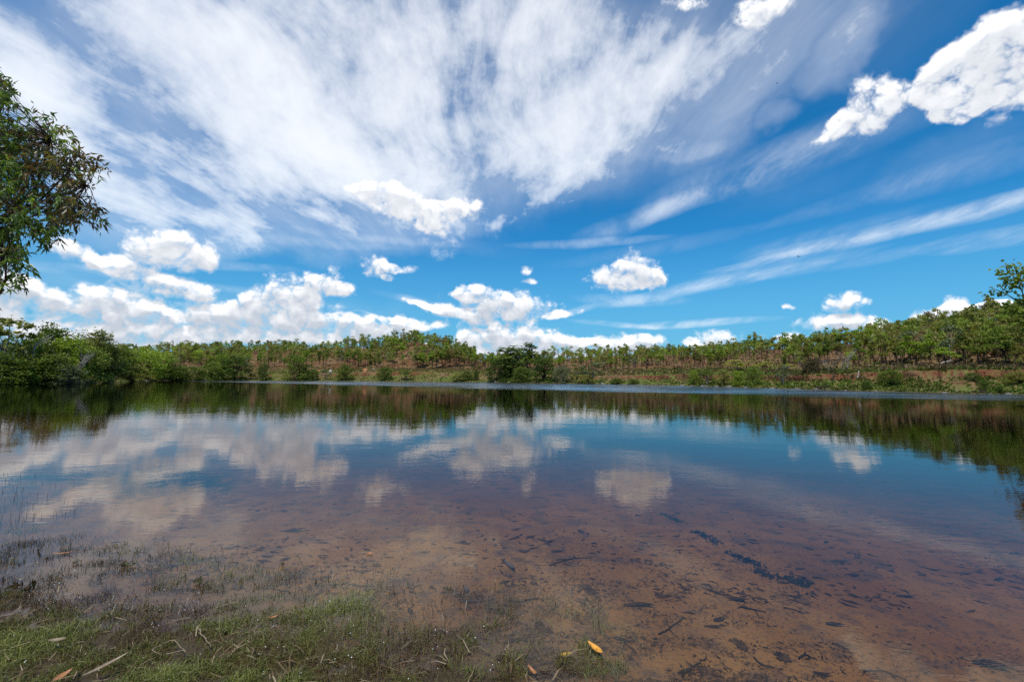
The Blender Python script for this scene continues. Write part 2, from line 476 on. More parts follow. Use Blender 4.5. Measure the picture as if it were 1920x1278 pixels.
m_bank, g, out = material('bank_soil_and_grass')
P = g.n('ShaderNodeNewGeometry').outputs['Position']
nrm = g.sep(g.n('ShaderNodeNewGeometry').outputs['True Normal'])
n_a = g.noise(P, 0.11, 5, 0.6)
n_b = g.noise(P, 0.9, 5, 0.65)
n_c = g.noise(P, 6.0, 4, 0.6)
pz = g.sep(P)[2]
straw = g.mix(n_b, (0.140, 0.085, 0.040), (0.215, 0.140, 0.070))
green = g.mix(n_b, (0.075, 0.095, 0.020), (0.15, 0.165, 0.040))
soil = g.mix(g.step(n_c, 0.3, 0.7), (0.085, 0.028, 0.016), (0.215, 0.080, 0.044))
gmask = g.step(g.m('ADD', g.m('MULTIPLY', n_a, 0.75), g.m('MULTIPLY', n_b, 0.35)), 0.47, 0.60)
gmask = g.m('MULTIPLY', gmask, g.step(pz, 6.0, 2.6, 0.15, 1.0))
wet = g.step(pz, 0.55, 0.15)
gmask = g.m('MAXIMUM', gmask, g.m('MULTIPLY', g.step(n_b, 0.3, 0.55), g.step(pz, 1.3, 0.5)))
cover_ = g.mix(gmask, g.mix(g.step(n_a, 0.42, 0.60), straw, soil), green)
steep = g.m('MULTIPLY', g.step(nrm[2], 0.90, 0.72), g.step(g.m('ADD', g.m('MULTIPLY', n_b, .6), g.m('MULTIPLY', n_a, .5)), 0.44, 0.58))
cc = g.mix(steep, cover_, soil)
cc = g.mix(g.m('MULTIPLY', g.step(pz, 0.22, 0.02), 0.7), cc, (0.07, 0.045, 0.03))
p = principled(g, cc, 0.95, 0.1, bump(g, g.m('ADD', n_c, g.m('MULTIPLY', n_b, 2.0)), 0.12, 0.8))
g.t.links.new(p.outputs[0], out.inputs[0])
bank = tag(link('hillside', mesh('hillside', V.reshape(-1, 3), bank_faces, m_bank, True)), kind='structure')

# ---------------------------------------------------------------- near shore and lake bed
shore_near = [on_level(px, py)[:2] for px, py in ((0, 1125), (150, 1155), (320, 1185), (470, 1205), (600, 1225), (720, 1245), (850, 1265), (960, 1290))]
shore_line = np.array([(-75, 27), (-40, 20), (-22, 14.5), (-12, 7.2), (-7, 4.6)] + [tuple(v_) for v_ in shore_near] + [(0.6, 1.7), (1.5, 0.6), (3.5, -0.7), (8, -2.6), (22, -6), (45, -8), (80, -10)])
def shore_side(x, y):
    """signed distance to the near shore line, positive on land"""
    x = np.asarray(x, float); y = np.asarray(y, float)
    best = np.full(x.shape, 1e9)
    for (ax, ay), (bx, by) in zip(shore_line[:-1], shore_line[1:]):
        ex, ey = bx - ax, by - ay
        t = np.clip(((x - ax) * ex + (y - ay) * ey) / (ex * ex + ey * ey), 0, 1)
        best = np.minimum(best, np.hypot(x - ax - t * ex, y - ay - t * ey))
    poly = np.concatenate([shore_line, [(600, -20), (600, -600), (-600, -600), (-600, 60)]])
    land = np.zeros(x.shape, dtype=bool)
    for (ax, ay), (bx, by) in zip(poly, np.roll(poly, -1, 0)):
        if ay != by:
            land ^= ((ay > y) != (by > y)) & (x < (bx - ax) * (y - ay) / (by - ay) + ax)
    return np.where(land, best, -best)
def near_height(x, y):
    s = shore_side(x, y)
    x = np.asarray(x, float); y = np.asarray(y, float)
    s = s + (fbm(x * 0.9, y * 0.9, 3, 8) - 0.5) * 0.5 * np.clip(1 + s, 0, 1)
    land = 0.055 * s + 0.00022 * s * s
    bed = 0.043 * s - 0.00035 * s * s
    z = np.where(s > 0, np.minimum(land, 2.5), np.maximum(bed, -2.3))
    near = np.exp(-np.maximum(np.hypot(x, y) - 8, 0) / 8)
    z = z + ((fbm(x * 5, y * 5, 3, 4) - 0.5) * 0.030 + (fbm(x * 1.3, y * 1.3, 3, 6) - 0.5) * 0.05) * (0.3 + 0.7 * near)
    s0 = shore_side(x, y)
    return np.where(s0 < -0.06, np.minimum(z, -0.010), z)
def axis(lo, fine_lo, fine_hi, hi, step, n):
    a = fine_lo - (np.linspace(1, 0, n, endpoint=False) ** 2) * (fine_lo - lo)
    b = np.arange(fine_lo, fine_hi, step)
    c_ = fine_hi + (np.linspace(0, 1, n) ** 2) * (hi - fine_hi)
    return np.concatenate([a, b, c_])
gx = axis(-420, -8, 9, 420, 0.085, 55)
gy = axis(-420, -2, 11, 300, 0.085, 50)
GX, GY = np.meshgrid(gx, gy)
GZ = near_height(GX, GY)
I = np.arange(GX.size).reshape(GX.shape)
gf = np.stack([I[:-1, :-1].ravel(), I[:-1, 1:].ravel(), I[1:, 1:].ravel(), I[1:, :-1].ravel()], axis=1)
m_bed, g, out = material('wet_sand_and_soil')
P = g.n('ShaderNodeNewGeometry').outputs['Position']
pz = g.sep(P)[2]
n1_ = g.noise(P, 0.8, 5, 0.6)
n2_ = g.noise(P, 4.5, 6, 0.65)
n3_ = g.noise(P, 45.0, 4, 0.65)
sand = g.mix(g.step(n1_, 0.35, 0.65), (0.145, 0.061, 0.009), (0.205, 0.098, 0.020))
silt = g.mix(n2_, (0.050, 0.026, 0.011), (0.090, 0.046, 0.020))
sand = g.mix(g.step(n2_, 0.48, 0.66, 0.0, 0.85), sand, silt)
sand = g.mix(g.step(n3_, 0.53, 0.66, 0.0, 0.7), sand, (0.035, 0.022, 0.014))
mud = g.mix(n2_, (0.030, 0.020, 0.009), (0.075, 0.048, 0.022))
cc = g.mix(g.step(g.m('ADD', pz, g.m('MULTIPLY', n2_, 0.03)), -0.035, 0.03), sand, mud)
p = principled(g, cc, g.step(pz, -0.02, 0.15, 0.55, 0.9), 0.3, bump(g, g.m('ADD', n3_, g.m('MULTIPLY', n2_, 1.5)), 0.015, 0.9))
g.t.links.new(p.outputs[0], out.inputs[0])
ground = tag(link('ground', mesh('ground', np.stack([GX.ravel(), GY.ravel(), GZ.ravel()], 1), gf, m_bed, True)), kind='structure')

# ---------------------------------------------------------------- water: a clear, tea-coloured body with a rippled top
m_water, g, out = material('lake_water')
P = g.n('ShaderNodeNewGeometry').outputs['Position']
x_, y_, z_ = g.sep(P)
edge = g.m('ADD', g.m('MULTIPLY_ADD', x_, 0.75, y_), g.m('MULTIPLY', g.m('SUBTRACT', g.noise(g.mapping(P, scale=(0.5, 1, 1)), 0.10, 4, 0.6), 0.5), 36.0))
wind = g.m('MULTIPLY', g.step(edge, 56.0, 76.0), g.step(g.m('MULTIPLY_ADD', y_, 0.62, x_), -24.0, -6.0))
gust = g.step(g.noise(g.mapping(P, scale=(0.35, 1.3, 1)), 0.16, 3, 0.6), 0.32, 0.66, 0.45, 1.0)
swell = g.noise(g.mapping(P, rot=(0, 0, R(22)), scale=(0.7, 1.2, 1)), 0.9, 3, 0.5)
ripple = g.noise(g.mapping(P, rot=(0, 0, R(-10)), scale=(0.7, 1.9, 1)), 5.0, 3, 0.6)
chop = g.noise(g.mapping(P, rot=(0, 0, R(5)), scale=(0.6, 1.3, 1)), 2.6, 4, 0.65)
h = g.m('MULTIPLY', swell, 0.0034)
h = g.m('ADD', h, g.m('MULTIPLY', ripple, g.m('MULTIPLY', gust, 0.0012)))
h = g.m('ADD', h, g.m('MULTIPLY', chop, g.m('MULTIPLY', wind, 0.030)))
nb = bump(g, h, 1.0, 1.0)
fr = g.n('ShaderNodeFresnel')
fr.inputs['IOR'].default_value = 1.333
g.put(fr.inputs['Normal'], nb)
back = g.n('ShaderNodeNewGeometry').outputs['Backfacing']
fac = g.m('MULTIPLY', fr.outputs[0], g.m('SUBTRACT', 1.0, back))
tr = g.n('ShaderNodeBsdfTransparent')
gl = g.n('ShaderNodeBsdfGlossy')
g.put(gl.inputs['Roughness'], g.m('MULTIPLY_ADD', g.m('MULTIPLY', wind, gust), 0.24, 0.006))
g.put(gl.inputs['Normal'], nb)
mx = g.n('ShaderNodeMixShader')
g.put(mx.inputs[0], fac)
g.t.links.new(tr.outputs[0], mx.inputs[1])
g.t.links.new(gl.outputs[0], mx.inputs[2])
g.t.links.new(mx.outputs[0], out.inputs['Surface'])
va = g.n('ShaderNodeVolumeAbsorption')
va.inputs['Color'].default_value = (0.66, 0.42, 0.20, 1.0)
va.inputs['Density'].default_value = 1.3
g.t.links.new(va.outputs[0], out.inputs['Volume'])
wx0, wx1, wy0, wy1, wz = -400.0, 400.0, -60.0, 280.0, -3.2
wv = [(wx0, wy0, 0), (wx1, wy0, 0), (wx1, wy1, 0), (wx0, wy1, 0), (wx0, wy0, wz), (wx1, wy0, wz), (wx1, wy1, wz), (wx0, wy1, wz)]
wf = np.array([(0, 1, 2, 3), (7, 6, 5, 4), (0, 4, 5, 1), (1, 5, 6, 2), (2, 6, 7, 3), (3, 7, 4, 0)])
water = tag(link('water', mesh('water', wv, wf, m_water)), kind='structure')

# ---------------------------------------------------------------- foliage and bark materials
def foliage(name, dark, mid, light, shine=0.15, rough=0.55):
    m_, g, out = material(name)
    tone = g.n('ShaderNodeAttribute', attribute_name='tone').outputs['Fac']
    rnd = g.n('ShaderNodeObjectInfo').outputs['Random']
    t = g.m('ADD', tone, g.m('MULTIPLY', g.m('SUBTRACT', rnd, 0.5), 0.5))
    c1 = g.mix(g.step(t, 0.05, 0.55, smooth=False), dark, mid)
    c2 = g.mix(g.step(t, 0.50, 1.0, smooth=False), c1, light)
    p = principled(g, c2, rough, shine)
    tl = g.n('ShaderNodeBsdfTranslucent')
    g.put(tl.inputs['Color'], g.mix(1.0, c2, (1.25, 1.30, 0.55), 'MULTIPLY'))
    mx = g.n('ShaderNodeMixShader')
    mx.inputs[0].default_value = 0.30
    g.t.links.new(p.outputs[0], mx.inputs[1])
    g.t.links.new(tl.outputs[0], mx.inputs[2])
    g.t.links.new(mx.outputs[0], out.inputs[0])
    return m_
def bark(name, a, b):
    m_, g, out = material(name)
    P = g.n('ShaderNodeTexCoord').outputs['Object']
    n = g.noise(g.mapping(P, scale=(6, 6, 1.2)), 3.0, 5, 0.65)
    p = principled(g, g.mix(g.step(n, 0.35, 0.65), a, b), 0.9, 0.15, bump(g, n, 0.02, 0.8))
    g.t.links.new(p.outputs[0], out.inputs[0])
    return m_
LEAF = {
    'olive':  foliage('olive_leaves', (0.115, 0.115, 0.022), (0.220, 0.220, 0.045), (0.330, 0.320, 0.090)),
    'green':  foliage('green_leaves', (0.082, 0.118, 0.017), (0.165, 0.220, 0.033), (0.265, 0.325, 0.062)),
    'bright': foliage('bright_green_leaves', (0.125, 0.180, 0.016), (0.245, 0.330, 0.032), (0.360, 0.430, 0.068)),
    'yellow': foliage('yellow_green_leaves', (0.190, 0.210, 0.025), (0.380, 0.390, 0.065), (0.540, 0.520, 0.160)),
    'dark':   foliage('dark_leaves', (0.042, 0.072, 0.012), (0.090, 0.135, 0.022), (0.155, 0.205, 0.040)),
    'grey':   foliage('grey_green_leaves', (0.110, 0.125, 0.060), (0.200, 0.220, 0.115), (0.310, 0.330, 0.195)),
    'purple': foliage('dark_purplish_leaves', (0.022, 0.019, 0.011), (0.042, 0.036, 0.018), (0.075, 0.066, 0.028)),
    'brown':  foliage('brownish_leaves', (0.120, 0.095, 0.034), (0.225, 0.180, 0.068), (0.320, 0.265, 0.115)),
}
BARK = {
    'brown': bark('brown_bark', (0.055, 0.036, 0.024), (0.13, 0.09, 0.062)),
    'dark': bark('dark_bark', (0.022, 0.016, 0.012), (0.06, 0.044, 0.032)),
    'pale': bark('pale_bark', (0.26, 0.22, 0.18), (0.46, 0.41, 0.35)),
    'grey': bark('grey_bark', (0.12, 0.105, 0.09), (0.25, 0.22, 0.19)),
}

def unit(v):
    return v / np.maximum(np.linalg.norm(v, axis=-1, keepdims=True), 1e-9)
def cards(c, size, rg, aspect=1.7, droop=0.0, up=0.9):
    """leaf sprays: one folded diamond (two triangles) per centre"""
    n = len(c)
    a = unit(rg.normal(size=(n, 3)) * np.array([1, 1, .75]) + np.array([0, 0, -droop]))
    b = unit(np.cross(a, rg.normal(size=(n, 3)) * .8 + np.array([0, -.35, up])))
    s = (size * rg.uniform(0.65, 1.35, n))[:, None]
    v = np.stack([c - a * s * aspect * .5, c + b * s * .5, c + a * s * aspect * .5, c - b * s * .5], 1).reshape(-1, 3)
    return v, np.arange(4 * n).reshape(n, 4)
def puffs(clumps, rg, shell=0.55):
    """points spread through ellipsoid clumps [(centre, radii, count)], fuller towards the rim and the top"""
    pts, tone = [], []
    for c, r, n in clumps:
        d = unit(rg.normal(size=(n, 3)))
        rad = rg.uniform(shell ** 3, 1.0, n) ** (1 / 3) * (1 + 0.22 * rg.normal(size=n))
        q_ = d * rad[:, None]
        q_[:, 2] = np.where(q_[:, 2] < -0.5, q_[:, 2] * 0.6, q_[:, 2])
        pts.append(np.asarray(c) + q_ * np.asarray(r))
        tone.append(np.clip(rg.normal(0.45, 0.13) + rg.normal(0, 0.16, n), 0, 1))
    return np.concatenate(pts), np.concatenate(tone)
def tube(path, radii, sides=6):
    path = np.asarray(path, float)
    t = unit(np.gradient(path, axis=0))
    ref = np.array([0.31, 0.95, 0.02])
    u = unit(np.cross(t, ref)); w_ = np.cross(t, u)
    an = np.linspace(0, 2 * np.pi, sides, endpoint=False)
    ring = path[:, None, :] + (np.cos(an)[None, :, None] * u[:, None, :] + np.sin(an)[None, :, None] * w_[:, None, :]) * np.asarray(radii)[:, None, None]
    n = len(path)
    i = np.arange(n * sides).reshape(n, sides)
    f = np.stack([i[:-1], np.roll(i[:-1], -1, 1), np.roll(i[1:], -1, 1), i[1:]], -1).reshape(-1, 4)
    return ring.reshape(-1, 3), f
def merge(parts):
    vs_, fs, o = [], [], 0
    for v, f in parts:
        vs_.append(v); fs.append(f + o); o += len(v)
    return np.concatenate(vs_), np.concatenate(fs)
def limb(a, b, r0, r1, rg, bend=0.12, n=5, sides=5):
    a, b = np.asarray(a, float), np.asarray(b, float)
    t = np.linspace(0, 1, n)[:, None]
    off = rg.normal(size=3) * np.linalg.norm(b - a) * bend
    p = a + (b - a) * t + off * (t * (1 - t)) * 2
    return tube(p, np.linspace(r0, r1, n), sides)

def tree_meshes(name, rg, leaf, brk, clumps, forks, trunk_r, size, droop=0.0, base=(0, 0, -0.06), lean=0.0):
    """clumps in a 1 m tall tree; forks = heights where limbs leave the trunk"""
    top = np.array([lean, 0, forks[-1]])
    parts = [limb(base, top, trunk_r, trunk_r * 0.62, rg, 0.07, 7, 7)]
    for i, (c, r, n) in enumerate(clumps):
        fz = forks[i % len(forks)]
        st = np.array(base) + (top - np.array(base)) * min(1.0, (fz + 0.06) / (forks[-1] + 0.06))
        parts.append(limb(st, np.array(c) + np.array([0, 0, -0.2 * r[2]]), trunk_r * 0.55, trunk_r * 0.12, rg, 0.12))
        for k in range(2):
            e_ = np.array(c) + unit(rg.normal(size=3)) * np.array(r) * 0.8
            parts.append(limb(np.array(c) + np.array([0, 0, -0.2 * r[2]]), e_, trunk_r * 0.2, trunk_r * 0.05, rg, 0.1, 3, 4))
    tv, tf = merge(parts)
    pts, tone = puffs(clumps, rg)
    cv, cf = cards(pts, size, rg, droop=droop)
    return (mesh(name + '_trunk', tv, tf, BARK[brk], True), mesh(name + '_crown', cv, cf, LEAF[leaf], False, {'tone': tone}))

def savanna(name, rg, leaf, brk='brown', wide=1.0, dense=1.0, bare=0.42):
    k = rg.integers(6, 10)
    cl = []
    for i in range(k):
        an = i * 2.4 + rg.uniform(0, 1)
        rad = rg.uniform(0.04, 0.24) * wide
        z = rg.uniform(bare + 0.06, 0.92) - 0.35 * max(0, rad - 0.12)
        rr = rg.uniform(0.08, 0.15) * wide
        cl.append(((rad * math.cos(an), rad * math.sin(an), z), (rr, rr, rg.uniform(0.06, 0.12)), int(105 * dense)))
    cl.append(((rg.uniform(-.05, .05), rg.uniform(-.05, .05), 0.90), (0.11 * wide, 0.11 * wide, 0.09), int(90 * dense)))
    return tree_meshes(name, rg, leaf, brk, cl, (bare * 0.75, bare, bare * 1.25), 0.017, 0.030, lean=rg.uniform(-.05, .05))
def bushy(name, rg, leaf, brk='dark', wide=1.0, n=30, count=150, size=0.026, low=0.02, flat=0.7, droop=0.0):
    cl = []
    for i in range(n):
        z = low + (0.90 - low) * (i + 0.5) / n
        w_ = (0.46 * math.sin(math.pi * min(1, (0.36 + 0.62 * (z - low) / (1 - low)))) ** flat) * wide
        an = i * 2.399 + rg.uniform(-.4, .4)
        rad = w_ * math.sqrt(rg.uniform(0.15, 1.0))
        rr = rg.uniform(0.10, 0.20)
        cl.append(((rad * math.cos(an), rad * math.sin(an), z * rg.uniform(0.92, 1.05)), (rr, rr, rr * 0.75), count))
    return tree_meshes(name, rg, leaf, brk, cl, (0.08, 0.16, 0.26, 0.42), 0.022, size, droop)
def airy(name, rg, leaf, brk='grey', wide=1.0, n=13, count=60, size=0.034):
    cl = []
    for i in range(n):
        an = i * 2.399 + rg.uniform(-.4, .4)
        z = rg.uniform(0.30, 0.95)
        rad = rg.uniform(0.08, 0.38) * wide * (1.15 - z * 0.6)
        rr = rg.uniform(0.07, 0.13)
        cl.append(((rad * math.cos(an), rad * math.sin(an), z), (rr, rr, rr * .7), count))
    return tree_meshes(name, rg, leaf, brk, cl, (0.10, 0.20, 0.32, 0.45), 0.018, size)
def spire(name, rg, leaf, brk='dark', wide=0.16, low=0.15, n=16, count=90, size=0.026):
    cl = []
    for i in range(n):
        z = low + (0.95 - low) * i / (n - 1)
        an = i * 2.399
        rad = wide * 0.6 * math.sin(math.pi * (0.18 + 0.74 * (z - low) / (1 - low))) * rg.uniform(.5, 1.3)
        rr = wide * rg.uniform(0.35, 0.6)
        cl.append(((rad * math.cos(an), rad * math.sin(an), z), (rr, rr, rr * 1.1), count))
    return tree_meshes(name, rg, leaf, brk, cl, (0.2, 0.4, 0.6, 0.8), 0.014, size)
def bare_tree(name, rg, brk='pale', wide=0.3, stems=3):
    parts = []
    for s_ in range(stems):
        a = np.array([rg.uniform(-.02, .02), rg.uniform(-.02, .02), -0.06])
        an = rg.uniform(0, 6.28)
        b = np.array([math.cos(an) * wide * rg.uniform(.2, .7), math.sin(an) * wide * rg.uniform(.2, .7), rg.uniform(.45, .65)])
        parts.append(limb(a, b, 0.011, 0.007, rg, 0.15, 6, 6))
        for k in range(5):
            t = rg.uniform(0.45, 1.0)
            st = a + (b - a) * t
            an2 = an + rg.uniform(-1.6, 1.6)
            e_ = st + np.array([math.cos(an2) * wide * .6, math.sin(an2) * wide * .6, rg.uniform(.15, .45)])
            e_[2] = min(e_[2], 1.0)
            parts.append(limb(st, e_, 0.005, 0.002, rg, 0.15, 5, 4))
            for j in range(3):
                st2 = st + (e_ - st) * rg.uniform(.4, .9)
                parts.append(limb(st2, st2 + rg.normal(size=3) * 0.07 + np.array([0, 0, .06]), 0.0025, 0.001, rg, 0.1, 3, 3))
    tv, tf = merge(parts)
    return (mesh(name + '_trunk', tv, tf, BARK[brk], True), None)

def plant(name, meshes, loc, height, width=None, rot=0.0, label='', cat='tree', group=None):
    """an Empty at the foot, with a trunk and a crown as parts"""
    o = link(name, None)
    o.empty_display_size = 0.3
    o.location = loc
    wv_ = height if width is None else width
    o.scale = (wv_, wv_, height)
    o.rotation_euler = (0, 0, rot)
    tag(o, label, cat, group)
    tr_, cr = meshes
    link('trunk', tr_, o)
    if cr is not None:
        link('crown', cr, o)
    return o

def bank_point(px, Y):
    th = math.atan((px - 960.0) / F)
    z = bank_height(np.array([float(px)]), np.array([float(Y)]))[0]
    return np.array([Y * math.tan(th), Y, z])
def by_pixels(px, py_top, Y, py_base=None):
    """foot on the bank at column px and distance Y, height that reaches photo row py_top"""
    ft = bank_point(px, Y)
    topz = EYE + (horizon(px) - py_top) / F * Y
    if py_base is not None:
        ft[2] = EYE + (horizon(px) - py_base) / F * Y
    return ft, max(topz - ft[2], 0.4)
def shoreY(px):
    return float(np.interp(px, BANK[:, 0], BANK[:, 1]))

# ---------------------------------------------------------------- tree kinds (shared meshes)
rk = np.random.default_rng(21)
KIND = {}
for i in range(5): KIND['olive%d' % i] = savanna('olive_tree', rk, 'olive', wide=(1.2, .62, .95, .75, 1.1)[i])
for i in range(5): KIND['green%d' % i] = savanna('green_tree', rk, 'green', wide=(1.25, .6, .9, 1.05, .72)[i])
for i in range(3): KIND['bright%d' % i] = savanna('bright_tree', rk, 'bright', wide=rk.uniform(.9, 1.2), dense=1.1)
for i in range(2): KIND['brown%d' % i] = savanna('brownish_tree', rk, 'brown', wide=1.0, dense=.8)
for i in range(2): KIND['greyish%d' % i] = savanna('grey_green_tree', rk, 'grey', 'grey', wide=1.0, dense=.8)
for i in range(3): KIND['bush_green%d' % i] = bushy('green_bush', rk, 'green')
for i in range(3): KIND['bush_dark%d' % i] = bushy('dark_bush', rk, 'dark')
for i in range(2): KIND['bush_olive%d' % i] = bushy('olive_bush', rk, 'olive')
for i in range(2): KIND['bush_bright%d' % i] = bushy('bright_bush', rk, 'bright')
KIND['bush_grey0'] = bushy('grey_bush', rk, 'grey', 'grey')
KIND['bush_purple0'] = bushy('purplish_bush', rk, 'purple')
KIND['bush_brown0'] = bushy('brownish_bush', rk, 'brown')
KIND['airy_grey0'] = airy('airy_grey_tree', rk, 'grey', 'grey')
KIND['airy_olive0'] = airy('airy_olive_tree', rk, 'olive', 'grey')
KIND['airy_green0'] = airy('airy_green_tree', rk, 'green', 'grey')
KIND['airy_yellow0'] = airy('airy_yellow_tree', rk, 'yellow', 'grey', n=16)
KIND['spire_dark0'] = spire('tall_dark_tree', rk, 'dark', wide=0.2)
KIND['spire_dark1'] = spire('slender_dark_tree', rk, 'dark', wide=0.15, low=0.45, n=9)
for i in range(3): KIND['bare%d' % i] = bare_tree('bare_tree', rk, 'pale')
KIND['bare_grey0'] = bare_tree('bare_grey_tree', rk, 'grey', wide=.4, stems=4)

